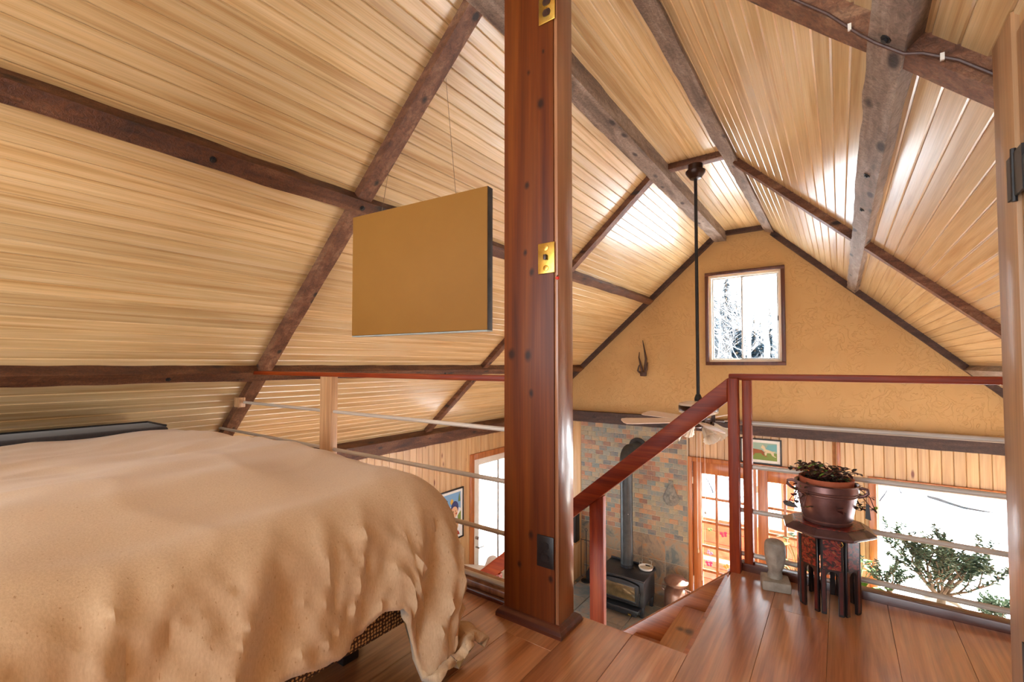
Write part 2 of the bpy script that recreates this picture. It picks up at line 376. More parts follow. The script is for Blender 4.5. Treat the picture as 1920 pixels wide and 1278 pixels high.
# ------------------------------------------------------------------ ceiling with its boards
T = 0.012
m = M()
def up(x, z, n_, d): return (x-n_.x*d, z-n_.y*d)
ol = Vector((XL-0.25, zL(XL-0.25))); orr = Vector((XR+0.25, zR(XR+0.25)))
inner = [(ol.x, ol.y+0.02), (XA-0.005, ZT+0.022), (XB+0.005, ZT+0.022), (orr.x, orr.y+0.02)]
outer = [(orr.x+0.1, orr.y+0.16), (XB+0.05, ZT+0.17), (XA-0.05, ZT+0.17), (ol.x-0.1, ol.y+0.16)]
for a, b_, c_, d_ in ((inner[0], inner[1], outer[2], outer[3]), (inner[1], inner[2], outer[1], outer[2]), (inner[2], inner[3], outer[0], outer[1])):
    m.prism([a, b_, c_, d_], YB, YG+0.3, 'y')
ceiling = m.build('ceiling', 'roof_back'); tag(ceiling, 'varnished tongue and groove board ceiling following the steep gable roof', 'ceiling', kind='structure')
PW = 0.0725
def plank_mesh(wd, y0, y1, name='plank', matn='ceiling_board', th=T, ch=0.0048):
    # local: width along x (0..wd), length along y, visible face at z=0 looking down, chamfered long edges
    g = 0.0004
    prof = [(g, th), (g, ch*0.9), (g+ch, 0), (wd-g-ch, 0), (wd-g, ch*0.9), (wd-g, th)]
    mm = M().prism(prof, y0, y1, 'y'); return mm
src = plank_mesh(PW, YB, YG).build('plank', 'ceiling_board', ceiling)
def place_planks(p0, direction, total, inward, first):
    k = int(total/PW); done = first
    ang = math.atan2(-direction.y, direction.x)
    for i in range(k+1):
        p = p0 + direction*(i*PW)
        o = src if not done else link_copy(src, ceiling); done = True
        o.location = (p.x, 0, p.y); o.rotation_euler = (0, ang, 0)
# left slope from the ridge flat downwards: local +x must run so that visible face (-z local) looks into the room
k = int((XA-XL+0.1)/math.cos(aL)/PW)
first = True
for i in range(k+1):
    p = Vector((XA, ZT)) + dL*((i+1)*PW)
    o = src if first else link_copy(src, ceiling); first = False
    o.location = (p.x, 0, p.y); o.rotation_euler = (0, -aL, 0)
for i in range(int((XB-XA)/PW)+1):
    link_copy(src, ceiling, (XA+i*PW, 0, ZT), (0, 0, 0))
for i in range(int((XR-XB+0.1)/math.cos(aR)/PW)+1):
    p = Vector((XB, ZT)) + dR*(i*PW)
    link_copy(src, ceiling, (p.x, 0, p.y), (0, aR, 0))

# ------------------------------------------------------------------ rough beams
def rough_bar(prof, a0, a1, axis, amp=0.004, step=0.07, seed=0, nsub=3):
    """outline (2D) swept along an axis with hewn, uneven faces"""
    pts = []
    k = len(prof)
    for i in range(k):
        a = Vector(prof[i]); b_ = Vector(prof[(i+1) % k])
        for j in range(nsub): pts.append(a.lerp(b_, j/nsub))
    N = max(2, int(abs(a1-a0)/step)); cx = sum((p for p in pts), Vector((0,0)))/len(pts)
    mm = M(); vs = []; fs = []
    for i in range(N+1):
        t = a0+(a1-a0)*i/N
        for p in pts:
            q = p+(p-cx).normalized()*amp*noise.noise((p.x*9+seed*7.3, p.y*9, t*6))*1.6
            vs.append({'y': (q.x, t, q.y), 'x': (t, q.x, q.y)}[axis])
    K = len(pts)
    for i in range(N):
        for j in range(K): fs.append((i*K+j, i*K+(j+1) % K, (i+1)*K+(j+1) % K, (i+1)*K+j))
    fs.append(tuple(range(K-1, -1, -1))); fs.append(tuple(range(N*K, N*K+K)))
    return mm.add(vs, fs)
def bolts(parent, pts, nrm):
    for p in pts:
        mm = M(); a = Vector(p); d = Vector(nrm).normalized()
        mm.tube([a-d*0.004, a+d*0.003], 0.014, 14); mm.tube([a+d*0.002, a+d*0.009], 0.008, 6)
        mm.build('bolt', 'iron_black', parent)
def purlin(name, label, prof, y0=YB, y1=YG-0.02, seed=0, mat='beam_y', amp=0.005):
    o = rough_bar(prof, y0, y1, 'y', amp, 0.07, seed).build(name, mat, smooth=True)
    return tag(o, label, 'beam')
def profL(cx_, cz_, d, w_):
    c = Vector((cx_, cz_)); return [c-nL*0.02, c+nL*d, c+nL*d+dL*w_, c-nL*0.02+dL*w_]
def profR(cx_, cz_, d, w_):
    c = Vector((cx_, cz_)); return [c-nR*0.02, c+nR*d, c+nR*d+dR*w_, c-nR*0.02+dR*w_]
pm = purlin('purlin', 'rough brown beam running halfway up the left slope behind the hanging panel', profL(-2.2, zL(-2.2), 0.068, 0.088), seed=1)
pl = purlin('purlin', 'rough brown beam low on the left slope at the height of the handrail', profL(-3.31, zL(-3.31), 0.068, 0.088), seed=2)
pa = purlin('purlin', 'rough beam with painted-in grey window sheen along the left edge of the narrow flat ridge ceiling', [(-1.33,2.60),(-1.19,2.595),(-1.19,2.74),(-1.33,2.74)], seed=3, mat='beam_sheen')
pb = purlin('purlin', 'rough beam with painted-in grey window sheen along the right edge of the narrow flat ridge ceiling', [(-0.745,2.645),(-0.64,2.60),(-0.64,2.72),(-0.745,2.74)], seed=4, mat='beam_sheen')
pc = purlin('purlin', 'thick rough beam with painted-in grey window sheen halfway down the right slope with cable crossing it', profR(0.115, zR(0.115), 0.055, 0.10), seed=5, mat='beam_sheen')
pd = purlin('purlin', 'beam with painted-in grey window sheen low on the right slope where it meets the far end of the handrail', profR(1.06, zR(1.06), 0.06, 0.09), y0=1.62, seed=6, mat='beam_sheen')
def onL(x, d): p = Vector((x, zL(x)))+nL*d; return p
bp_ = [(Vector((-2.2, zL(-2.2)))+nL*0.069+dL*0.045, y) for y in (0.82, 1.58)]
bolts(pm, [(p.x, y, p.y) for p, y in bp_], (nL.x, 0, nL.y))
p = Vector((-3.31, zL(-3.31)))+nL*0.069+dL*0.05; bolts(pl, [(p.x, y, p.y) for y in (1.02, 2.15, 3.4)], (nL.x, 0, nL.y))
p = Vector((0.115, zR(0.115)))+nR*0.056+dR*0.05; bolts(pc, [(p.x, y, p.y) for y in (1.5, 2.55, 3.1)], (nR.x, 0, nR.y))

def rafter(name, label, side, y, wd=0.085, d=0.05, x_end=None, mat='beam_x', x_start=None):
    h = wd/2
    mm = M(); vs = []; fs = []
    if side == 'L': s0 = Vector((x_start or -1.33, zL(x_start or -1.33))); dd, nn = dL, nL; ln = (s0.x-(x_end or XL-0.02))/math.cos(aL)
    else: s0 = Vector((x_start or -0.64, zR(x_start or -0.64))); dd, nn = dR, nR; ln = ((x_end or XR)-s0.x)/math.cos(aR)
    N = int(ln/0.07); prof = [(-h,-0.02),(-h,d),(h,d),(h,-0.02)]
    pts = []
    for i in range(4):
        a = Vector(prof[i]); b_ = Vector(prof[(i+1) % 4])
        for j in range(3): pts.append(a.lerp(b_, j/3))
    K = len(pts)
    for i in range(N+1):
        t = ln*i/N
        for q in pts:
            e = 0.003*noise.noise((q.x*20+y*5, q.y*20, t*6)); base = s0+dd*t+nn*(q.y+e)
            vs.append((base.x, y+q.x*(1+e*8), base.y))
    for i in range(N):
        for j in range(K): fs.append((i*K+j, i*K+(j+1) % K, (i+1)*K+(j+1) % K, (i+1)*K+j))
    fs.append(tuple(range(K-1, -1, -1))); fs.append(tuple(range(N*K, N*K+K)))
    return tag(mm.add(vs, fs).build(name, mat, smooth=True), label, 'beam')
r1 = rafter('rafter', 'brown rafter slanting down the left slope behind the hanging panel to the railing end', 'L', 1.58, 0.09)
rafter('rafter', 'slim dark rafter on the left slope between the wooden column and the far gable', 'L', 4.02, 0.085)
rafter('rafter', 'dark trim rafter following the left slope against the gable wall', 'L', 6.455, 0.07, 0.06, mat='plate_dark')
rr1 = rafter('rafter', 'dark rafter on the right slope nearest the camera with a cable stapled along it', 'R', 1.575, 0.09)
rafter('rafter', 'dark rafter on the right slope in line with the ceiling fan', 'R', 4.02, 0.085)
rafter('rafter', 'dark trim rafter following the right slope against the gable wall', 'R', 6.455, 0.07, 0.06, mat='plate_dark')
for y, d, lab in ((4.02, 0.05, 'short collar beam across the flat ridge carrying the ceiling fan'), (6.46, 0.05, 'short dark trim across the flat ridge at the gable wall')):
    o = M().box(-1.19, -0.745, y-0.042, y+0.042, ZT-d, ZT+0.01).build('collar_beam', 'beam_x' if y < 5 else 'plate_dark', bevel=0.004); tag(o, lab, 'beam')

# left and gable plates
o = rough_bar([(XL-0.06, -0.035), (XL+0.06, -0.035), (XL+0.06, 0.10), (XL-0.06, 0.16)], YB, YG-0.02, 'y', 0.004, 0.08, 11).build('wall_plate', 'beam_y', smooth=True); tag(o, 'rough dark beam topping the left pine wall under the eave', 'beam')
o = rough_bar([(6.40, 0.085), (6.52, 0.085), (6.52, 0.245), (6.40, 0.245)], XL+0.05, XR-0.02, 'x', 0.004, 0.08, 12).build('tie_beam', 'plate_dark', smooth=True); tag(o, 'long dark horizontal beam across the gable wall below the stucco', 'beam')

# ------------------------------------------------------------------ gable wall
WX0, WX1, WZ0, WZ1 = -1.42, -0.58, 1.005, 2.155      # gable window opening
m = M()
def gz(x): return min(zL(x), ZT, zR(x))
y0, y1 = YG, YG+0.16
m.prism([(XL-0.1,0.1),(WX0,0.1),(WX0,ZT),(XA,ZT),(XL-0.1,zL(XL-0.1))], y0, y1)
m.prism([(WX1,0.1),(XR+0.1,0.1),(XR+0.1,zR(XR+0.1)),(XB,ZT),(WX1,zR(WX1))], y0, y1)
m.prism([(WX0,0.1),(WX1,0.1),(WX1,WZ0),(WX0,WZ0)], y0, y1)
m.prism([(WX0,WZ1),(WX1,WZ1),(WX1,zR(WX1)),(XB,ZT),(WX0,ZT)], y0, y1)
wall_g = m.build('wall_gable', 'stucco'); tag(wall_g, 'tan swirled stucco gable wall with a small slider window', 'wall', kind='structure')
DX0, DX1, DZ = -1.66, -0.09, -0.34                   # french doors opening
PX0, PX1, PZ0, PZ1 = 0.30, 1.95, -1.62, -0.35        # picture window
m = M()
m.box(XL-0.1, DX0, y0+0.012, y1, ZF, 0.1); m.box(DX0, DX1, y0+0.012, y1, DZ, 0.1); m.box(DX1, PX0, y0+0.012, y1, ZF, 0.1)
m.box(PX0, PX1, y0+0.012, y1, PZ1, 0.1); m.box(PX0, PX1, y0+0.012, y1, ZF, PZ0); m.box(PX1, XR+0.1, y0+0.012, y1, ZF, 0.1)
wall_f = m.build('wall_front', 'roof_back'); tag(wall_f, 'pine board wall under the gable around the garden doors and picture window', 'wall', kind='structure')
def vplank(parent, x0, x1, z0, z1, first):
    wv = 0.092; k = round((x1-x0)/wv); wv = (x1-x0)/k; mm = M(); ch = 0.006; g = 0.0012; th = 0.013
    prof = [(g, YG+0.014), (g, YG+ch), (g+ch, YG), (wv-g-ch, YG), (wv-g, YG+ch), (wv-g, YG+0.014)]
    s = mm.prism(prof, z0, z1, 'z').build('plank', 'pine_board', parent, loc=(x0, 0, 0))
    for i in range(1, k): link_copy(s, parent, (x0+i*wv, 0, 0))
vplank(wall_f, XL, -3.46, ZF, 0.1, 0); vplank(wall_f, DX0-0.04, DX1+0.0, DZ+0.02, 0.1, 0)
vplank(wall_f, DX1+0.03, PX0-0.02, ZF, 0.1, 0); vplank(wall_f, PX0-0.02, PX1+0.1, PZ1+0.0, 0.1, 0)
M().box(PX0-0.02, PX1+0.1, YG, YG+0.014, ZF, PZ0).build('panel', 'pine_board', wall_f)
tag(M().box(-3.47, -3.33, 6.46, 6.5, ZF, 0.085).build('trim_1', 'pine_board', bevel=0.004), 'upright pine board at the left edge of the slate tile wall', 'trim', kind='structure')
tag(M().box(-0.05, -0.015, 6.485, 6.5, DZ, 0.085).build('trim_2', 'door_fir', bevel=0.003), 'thin upright batten in the pine wall above the doors', 'trim', kind='structure')

# ------------------------------------------------------------------ slate tile wall
TX0, TX1 = -3.33, -1.705
tw = M().box(TX0, TX1, 6.4725, 6.5, ZF, 0.085).build('wall_tile', 'grout'); tag(tw, 'slate tiled wall behind the wood stove', 'wall', kind='structure')
tww, th_ = 0.1235, 0.0695
def tile_src(wd, ht, name='tile', mat='slate_small', yy=6.468):
    return M().box(0.003, wd-0.003, yy, 6.482, 0.003, ht-0.003).build(name, mat, tw, bevel=0.0025, segs=1)
smesh = tile_src(tww, th_); half = tile_src(tww/2, th_)
fs_, fh_ = True, True
row = 0; z = 0.08-th_
while z > -1.46:
    x = TX0+0.004
    off = row % 2
    if off:
        if fh_: half.location = (x,0,z); fh_ = False
        else: link_copy(half, tw, (x,0,z))
        x += tww/2
    while x+tww <= TX1+0.002:
        o = smesh if fs_ else link_copy(smesh, tw); fs_ = False
        o.location = (x, random.uniform(-0.002,0.002), z); x += tww
    if x+tww/2 <= TX1+0.004: link_copy(half, tw, (x,0,z))
    z -= th_; row += 1
zb = z+th_
bw = (TX1-TX0)/5
bs = M().box(0.004, bw-0.004, 6.466, 6.482, -0.332, -0.004).build('tile', 'slate_big', tw, bevel=0.003, segs=1); f0 = True
for r_ in range(3):
    for c_ in range(5):
        zz = zb-0.335*r_
        if zz < -2.3: continue
        if zz-0.335 < ZF:
            pass
        o = bs if f0 else link_copy(bs, tw); f0 = False
        o.location = (TX0+c_*bw, 0, zz)

# ------------------------------------------------------------------ side and lower structure
LDY0, LDY1, LDZ = 4.90, 5.80, -0.37
m = M()
m.box(XL-0.16, XL-0.014, YB, LDY0, ZF, 0.05); m.box(XL-0.16, XL-0.014, LDY1, YG, ZF, 0.05); m.box(XL-0.16, XL-0.014, LDY0, LDY1, LDZ, 0.05)
wl = m.build('wall_left', 'roof_back'); tag(wl, 'pine board side wall with the white glazed door', 'wall', kind='structure')
def vplank_l(y0_, y1_, z0, z1):
    wv = 0.1; k = max(1, round((y1_-y0_)/wv)); wv = (y1_-y0_)/k; ch = 0.006; g = 0.0012
    prof = [(XL-0.014, g), (XL-ch, g), (XL, g+ch), (XL, wv-g-ch), (XL-ch, wv-g), (XL-0.014, wv-g)]
    s = M().prism(prof, z0, z1, 'z').build('plank', 'pine_board', wl, loc=(0, y0_, 0))
    for i in range(1, k): link_copy(s, wl, (0, y0_+i*wv, 0))
vplank_l(1.6, LDY0-0.05, ZF, 0.0); vplank_l(LDY0-0.05, LDY1+0.05, LDZ+0.05, 0.0); vplank_l(LDY1+0.05, YG, ZF, 0.0)
tag(M().box(XR, XR+0.14, YB, 3.0, ZF, zR(XR)).box(XR, XR+0.14, 6.1, YG, ZF, zR(XR)).box(XR, XR+0.14, 3.0, 6.1, ZF, -1.7).box(XR, XR+0.14, 3.0, 6.1, -0.35, zR(XR)).build('wall_right', 'pine_board'), 'lower right side wall out of view with an opening added for fill light', 'wall', kind='structure')  # unseen wall; its large opening is added to let in fill light
tag(M().box(XL-0.2, XR+0.2, YB, YG+0.16, ZF-0.2, ZF).build('floor', 'lower_floor'), 'wooden floor of the living room below the loft', 'floor', kind='structure')

# loft floor: slab plus boards, with the stair opening left free
Y1, Y2, XS = 1.605, 2.40, -0.432
m = M(); m.box(XL, XS, YB, Y1, -0.22, -0.012); m.box(XS, XR, YB, Y2, -0.22, -0.012)
lf = m.build('floor', 'stringer_wood'); tag(lf, 'glossy brown laminate loft floor ending at the open stairwell', 'floor', kind='structure')
bwid = 0.19
def fboard(x0, x1, ya, yb):
    return M().box(x0+0.0004, x1-0.0004, ya+0.0004, yb-0.0004, -0.012, 0).build('plank', 'floor_board', lf, bevel=0.0008, segs=1)
x = XS; col = 0; edges = []
while x > XL: edges.append((max(x-bwid, XL), x, Y1)); x -= bwid
x = XS
while x < XR: edges.append((x, min(x+bwid, XR), Y2)); x += bwid
for a, b_, yend in edges:
    col += 1; y = yend; first = 1.22*((col*0.37) % 1)+0.12
    ya = y-first
    while y > YB:
        fboard(a, b_, max(ya, YB), y); y = ya; ya -= 1.22
tag(M().box(XL, XS, Y1, Y1+0.02, -0.24, -0.013).box(XS-0.02, XS, Y1+0.02, Y2, -0.24, -0.013).box(XS-0.02, XR, Y2, Y2+0.02, -0.24, -0.013).build('trim_3', 'stringer_wood'), 'board facing along the edge of the loft floor', 'trim', kind='structure')

# ------------------------------------------------------------------ gable window
win = thing('window_1', 'two pane sliding window high in the stucco gable wall', 'window', kind='structure')
t_ = 0.045
m = M(); m.box(WX0-t_, WX1+t_, 6.475, 6.5, WZ1, WZ1+t_); m.box(WX0-t_, WX1+t_, 6.475, 6.5, WZ0-t_, WZ0); m.box(WX0-t_, WX0, 6.475, 6.5, WZ0, WZ1); m.box(WX1, WX1+t_, 6.475, 6.5, WZ0, WZ1)
m.build('window_trim', 'trim_brown', win, bevel=0.004)
f = 0.03
m = M(); m.box(WX0, WX1, 6.52, 6.6, WZ1-f, WZ1); m.box(WX0, WX1, 6.52, 6.6, WZ0, WZ0+f); m.box(WX0, WX0+f, 6.52, 6.6, WZ0+f, WZ1-f); m.box(WX1-f, WX1, 6.52, 6.6, WZ0+f, WZ1-f)
m.build('window_frame', 'white_paint', win, bevel=0.003)
xm = (WX0+WX1)/2-0.02
for a, b_, yy in ((WX0+f, xm+0.012, 6.57), (xm-0.012, WX1-f, 6.55)):
    s = M(); e = 0.018
    s.box(a, b_, yy-0.01, yy+0.01, WZ0+f, WZ0+f+e); s.box(a, b_, yy-0.01, yy+0.01, WZ1-f-e, WZ1-f); s.box(a, a+e, yy-0.01, yy+0.01, WZ0+f+e, WZ1-f-e); s.box(b_-e, b_, yy-0.01, yy+0.01, WZ0+f+e, WZ1-f-e)
    so = s.build('sash', 'aluminium', win, bevel=0.002)
    M().box(a+e, b_-e, yy-0.002, yy+0.002, WZ0+f+e, WZ1-f-e).build('pane', 'pane_glass', so)
M().box(WX1-f-0.014, WX1-f-0.004, 6.53, 6.54, 1.52, 1.58).build('latch', 'iron_black', win)

# picture window
pw = thing('window_2', 'large picture window onto the snowy garden', 'window', kind='structure')
m = M(); t_ = 0.07
m.box(PX0-t_, PX1+t_, 6.47, 6.5, PZ1, PZ1+t_); m.box(PX0-t_, PX0, 6.47, 6.5, PZ0, PZ1); m.box(PX1, PX1+t_, 6.47, 6.5, PZ0, PZ1); m.box(PX0-t_, PX1+t_, 6.36, 6.52, PZ0-0.04, PZ0)
m.build('window_trim', 'door_fir', pw, bevel=0.004)
m = M(); f = 0.025
m.box(PX0, PX1, 6.53, 6.6, PZ1-f, PZ1); m.box(PX0, PX1, 6.53, 6.6, PZ0, PZ0+f); m.box(PX0, PX0+f, 6.53, 6.6, PZ0+f, PZ1-f); m.box(PX1-f, PX1, 6.53, 6.6, PZ0+f, PZ1-f)
m.build('window_frame', 'white_paint', pw, bevel=0.003)
M().box(PX0+f, PX1-f, 6.565, 6.57, PZ0+f, PZ1-f).build('pane', 'pane_glass', pw)

# garden doors with small panes
fr = M(); fr.box(DX0-0.05, DX0, 6.46, 6.6, ZF, DZ+0.06); fr.box(DX1, DX1+0.05, 6.46, 6.6, ZF, DZ+0.06); fr.box(DX0, DX1, 6.46, 6.6, DZ, DZ+0.06)
tag(fr.build('trim_4', 'door_fir', bevel=0.005), 'fir casing around the pair of garden doors', 'trim', kind='structure')
def french_door(name, x0, x1, label):
    d = thing(name, label, 'door', kind='structure')
    z0, z1 = ZF+0.01, DZ-0.006; st = 0.115; tr = 0.15; br = 0.22; ya, yb = 6.5, 6.545
    m = M(); m.box(x0, x0+st, ya, yb, z0, z1); m.box(x1-st, x1, ya, yb, z0, z1); m.box(x0+st, x1-st, ya, yb, z1-tr, z1); m.box(x0+st, x1-st, ya, yb, z0, z0+br)
    m.build('door_frame', 'door_fir', d, bevel=0.004)
    gx0, gx1, gz0, gz1 = x0+st, x1-st, z0+br, z1-tr; cw = (gx1-gx0)/3; rh = (gz1-gz0)/5; mu = 0.016
    for i in (1, 2): M().box(gx0+i*cw-mu, gx0+i*cw+mu, ya+0.004, yb-0.004, gz0, gz1).build('muntin', 'door_fir', d, bevel=0.003)
    for j in range(1, 5): M().box(gx0, gx1, ya+0.006, yb-0.006, gz0+j*rh-mu, gz0+j*rh+mu).build('muntin', 'door_fir', d, bevel=0.003)
    for i in range(3):
        for j in range(5):
            M().box(gx0+i*cw+mu, gx0+(i+1)*cw-mu, 6.52, 6.523, gz0+j*rh+mu, gz0+(j+1)*rh-mu).build('pane', 'pane_glass', d)
    for zz in (z1-0.3, z0+0.35):
        M().tube([(x0-0.006, ya-0.006, zz), (x0-0.006, ya-0.006, zz+0.09)], 0.008, 8).build('hinge', 'white_paint', d)
    return gx0, gz0, cw, rh
gx0, gz0, cw, rh = french_door('door_1', DX0+0.008, -0.885, 'left garden door with small panes beside the slate tile wall')
french_door('door_2', -0.872, DX1-0.008, 'right garden door with small panes behind the stone bust')
def butterfly(x, y, z, s, rot, mat, label):
    m = M(); pts = []
    for sgn in (-1, 1):
        k = len(m.v)
        for (px, pz, rx, rz_) in ((0.55, 0.35, 0.5, 0.42), (0.42, -0.35, 0.36, 0.36)):
            out_ = []
            for a in range(10):
                t = 2*math.pi*a/10; X = sgn*(px+rx*math.cos(t)); Z = pz+rz_*math.sin(t)
                out_.append((s*(X*math.cos(rot)-Z*math.sin(rot)), s*(X*math.sin(rot)+Z*math.cos(rot))))
            m.prism(out_, -0.0008, 0.0008, 'y')
    m.tube([(0, 0, -0.6*s), (0, 0, 0.7*s)], s*0.08, 6)
    tag(m.build('butterfly_sticker', mat, loc=(x, y, z)), label, 'sticker', 'stickers on the garden door')
zr = lambda j: gz0+j*rh
butterfly(gx0+1.45*cw, 6.517, zr(2)+0.62*rh, 0.045, 0.3, 'sticker_pink', 'bright pink butterfly sticker on a pane of the left garden door')
butterfly(gx0+0.45*cw, 6.517, zr(1)+0.75*rh, 0.038, -0.5, 'sticker_lilac', 'lilac butterfly sticker on the left pane column of the garden door')
butterfly(gx0+0.42*cw, 6.517, zr(1)+0.30*rh, 0.045, 0.1, 'sticker_pink', 'large low pink butterfly sticker on the garden door')
butterfly(gx0+0.5*cw, 6.517, zr(2)+0.7*rh, 0.03, 0.1, 'sticker_green', 'pale green butterfly sticker on the garden door')
butterfly(gx0+1.6*cw, 6.517, zr(1)+0.35*rh, 0.035, 0.6, 'sticker_yellow', 'yellow butterfly sticker on the garden door')

# white glazed door in the left wall
ldr = thing('door_3', 'white glazed door in the left pine wall below the loft', 'door', kind='structure')
m = M(); xs0, xs1 = XL-0.06, XL-0.01
z0, z1 = ZF+0.01, LDZ-0.008; ya, yb = LDY0+0.008, LDY1-0.008; st = 0.13
m.box(xs0, xs1, ya, ya+st, z0, z1); m.box(xs0, xs1, yb-st, yb, z0, z1); m.box(xs0, xs1, ya+st, yb-st, z1-0.09, z1); m.box(xs0, xs1, ya+st, yb-st, z0, z0+0.25)
m.build('door_frame', 'white_paint', ldr, bevel=0.004)
M().box(xs0+0.02, xs0+0.024, ya+st, yb-st, z0+0.25, z1-0.09).build('pane', 'pane_glass', ldr)
M().box(xs0, xs1-0.006, ya+0.56, ya+0.60, z0+0.25, z1-0.09).build('mullion', 'aluminium', ldr, bevel=0.003)
m = M(); m.tube([(XL-0.01, ya+0.06, -1.47), (XL+0.03, ya+0.06, -1.47)], 0.022, 12); m.build('deadbolt', 'chrome', ldr)
m = M(); m.tube([(XL-0.01, ya+0.06, -1.60), (XL+0.05, ya+0.06, -1.60)], 0.014, 10); m.tube([(XL+0.045, ya+0.06, -1.60), (XL+0.05, ya+0.16, -1.605)], 0.009, 8); m.build('door_handle', 'chrome', ldr)
m = M(); m.box(XL-0.012, XL+0.02, LDY0-0.085, LDY0, ZF, LDZ+0.085); m.box(XL-0.012, XL+0.02, LDY1, LDY1+0.085, ZF, LDZ+0.085); m.box(XL-0.012, XL+0.02, LDY0, LDY1, LDZ, LDZ+0.085)
tag(m.build('trim_5', 'door_fir', bevel=0.004), 'fir casing around the white glazed door', 'trim', kind='structure')

# ------------------------------------------------------------------ wooden column
col_ = thing('wooden_column', 'tall boxed red-brown wooden column rising from the loft floor to the ridge', 'column', (-0.955, 1.5, 0))
CX0, CX1, CY0, CY1 = -0.122, 0.122, -0.06, 0.056
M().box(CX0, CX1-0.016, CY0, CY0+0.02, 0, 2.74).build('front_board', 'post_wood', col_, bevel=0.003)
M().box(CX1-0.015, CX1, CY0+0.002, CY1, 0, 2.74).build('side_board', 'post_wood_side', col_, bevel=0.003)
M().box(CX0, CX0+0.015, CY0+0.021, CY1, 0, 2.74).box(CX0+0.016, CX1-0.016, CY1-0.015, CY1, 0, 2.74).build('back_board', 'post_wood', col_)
m = M(); e = 0.024
prof = [(0,0),(e,0),(e,0.012),(e*0.75,0.022),(e*0.4,0.03),(0.002,0.034),(0,0.034)]
def ring(off, z): return [(CX0-off, CY0-off, z), (CX1+off, CY0-off, z), (CX1+off, CY1+off, z), (CX0-off, CY1+off, z)]
vs_ = []; fs2 = []
for off, z in [(-0.001,0.0),(e,0.0),(e,0.012),(e*0.75,0.024),(e*0.3,0.032),(-0.001,0.036)]: vs_ += ring(off, z)
for i in range(5):
    for j in range(4): fs2.append((i*4+j, i*4+(j+1) % 4, i*4+4+(j+1) % 4, i*4+4+j))
m.add(vs_, fs2).build('base_moulding', 'kerb_wood', col_)

def plate_thing(x, z, kind, label):
    yF = 1.44
    t = thing('power_outlet' if kind != 'switch' else 'light_switch', label, 'outlet' if kind != 'switch' else 'light switch', (x, yF, z))
    brassy = kind in ('switch', 'outlet_brass')
    M().box(-0.036, 0.036, -0.006, 0, -0.0575, 0.0575).build('cover_plate', 'brass' if brassy else 'black_plastic', t, bevel=0.003)
    if kind == 'switch':
        M().box(-0.006, 0.006, -0.018, -0.005, -0.008, 0.012).build('toggle', 'brown_plastic', t, bevel=0.002)
        for dz in (-0.038, 0.038):
            M().tube([(0, -0.005, dz), (0, -0.009, dz)], 0.011, 14).build('medallion', 'brass', t, bevel=0.001)
    else:
        for dz in (-0.021, 0.021):
            s = M(); o8 = [(0.017*math.cos(a*math.pi/8)*1.0, max(-0.0135, min(0.0135, 0.017*math.sin(a*math.pi/8)))) for a in range(16)]
            s.prism([(p[0], p[1]+dz) for p in o8], -0.0085, -0.004, 'y'); so = s.build('socket', 'brown_plastic' if brassy else 'black_plastic', t)
            M().box(-0.007, -0.005, -0.0092, -0.008, dz-0.001, dz+0.007).box(0.005, 0.007, -0.0092, -0.008, dz-0.001, dz+0.007).build('slot', 'iron_black', so)
        M().tube([(0,-0.005,0),(0,-0.0085,0)], 0.003, 8).build('screw', 'brass' if brassy else 'iron_black', t)
    return t
plate_thing(-0.879, 1.365, 'switch', 'brass light switch halfway up the wooden column')
plate_thing(-0.886, 0.286, 'outlet', 'black double outlet low on the wooden column')
plate_thing(-0.874, 2.315, 'outlet_brass', 'brass double outlet at the top of the wooden column')
lb = thing('ladybug_magnet', 'tiny red ladybug ornament on the column edge below the switch', 'ornament', (-0.832, 1.438, 1.285))
M().lathe([(0.0006,-0.006),(0.006,-0.004),(0.0075,0),(0.006,0.005),(0.0006,0.008)], 10).build('shell', 'ladybug_red', lb, smooth=True)
M().lathe([(0.0006,0.006),(0.0035,0.008),(0.0006,0.012)], 8).build('head', 'iron_black', lb, smooth=True)

# ------------------------------------------------------------------ partition with door at the right edge
pt = M().prism([(1.36, -0.0), (1.50, -0.0), (1.50, zR(0.30)), (1.36, zR(0.30))], 0.30, 0.38, 'x')
jm = pt.build('trim_6', 'pine_jamb', bevel=0.002); tag(jm, 'upright pine jamb board of the closet partition at the right edge', 'trim', kind='structure')
tag(M().box(0.312, 0.38, YB, 0.5, 0, zR(0.312)-0.005).box(0.312, 0.38, 0.5, 1.355, 2.0-0.3*SR-0.04, zR(0.312)-0.002).build('wall_closet', 'pine_board'), 'pine closet partition beside the camera', 'wall', kind='structure')
dc = thing('door_4', 'pine closet door with black hinge at the right edge of the picture', 'door', kind='structure')
M().box(0.306, 0.345, 0.505, 1.352, 0.01, 1.655).build('door_slab', 'pine_jamb', dc, bevel=0.003)
for zz in (1.36, 0.35):
    h = M(); h.box(0.296, 0.301, 1.30, 1.40, zz-0.045, zz+0.045); h.tube([(0.297,1.356,zz-0.055),(0.297,1.356,zz+0.055)], 0.005, 8); h.box(0.297,0.3,1.29,1.31,zz-0.02,zz+0.02)
    h.build('hinge', 'iron_black', dc)

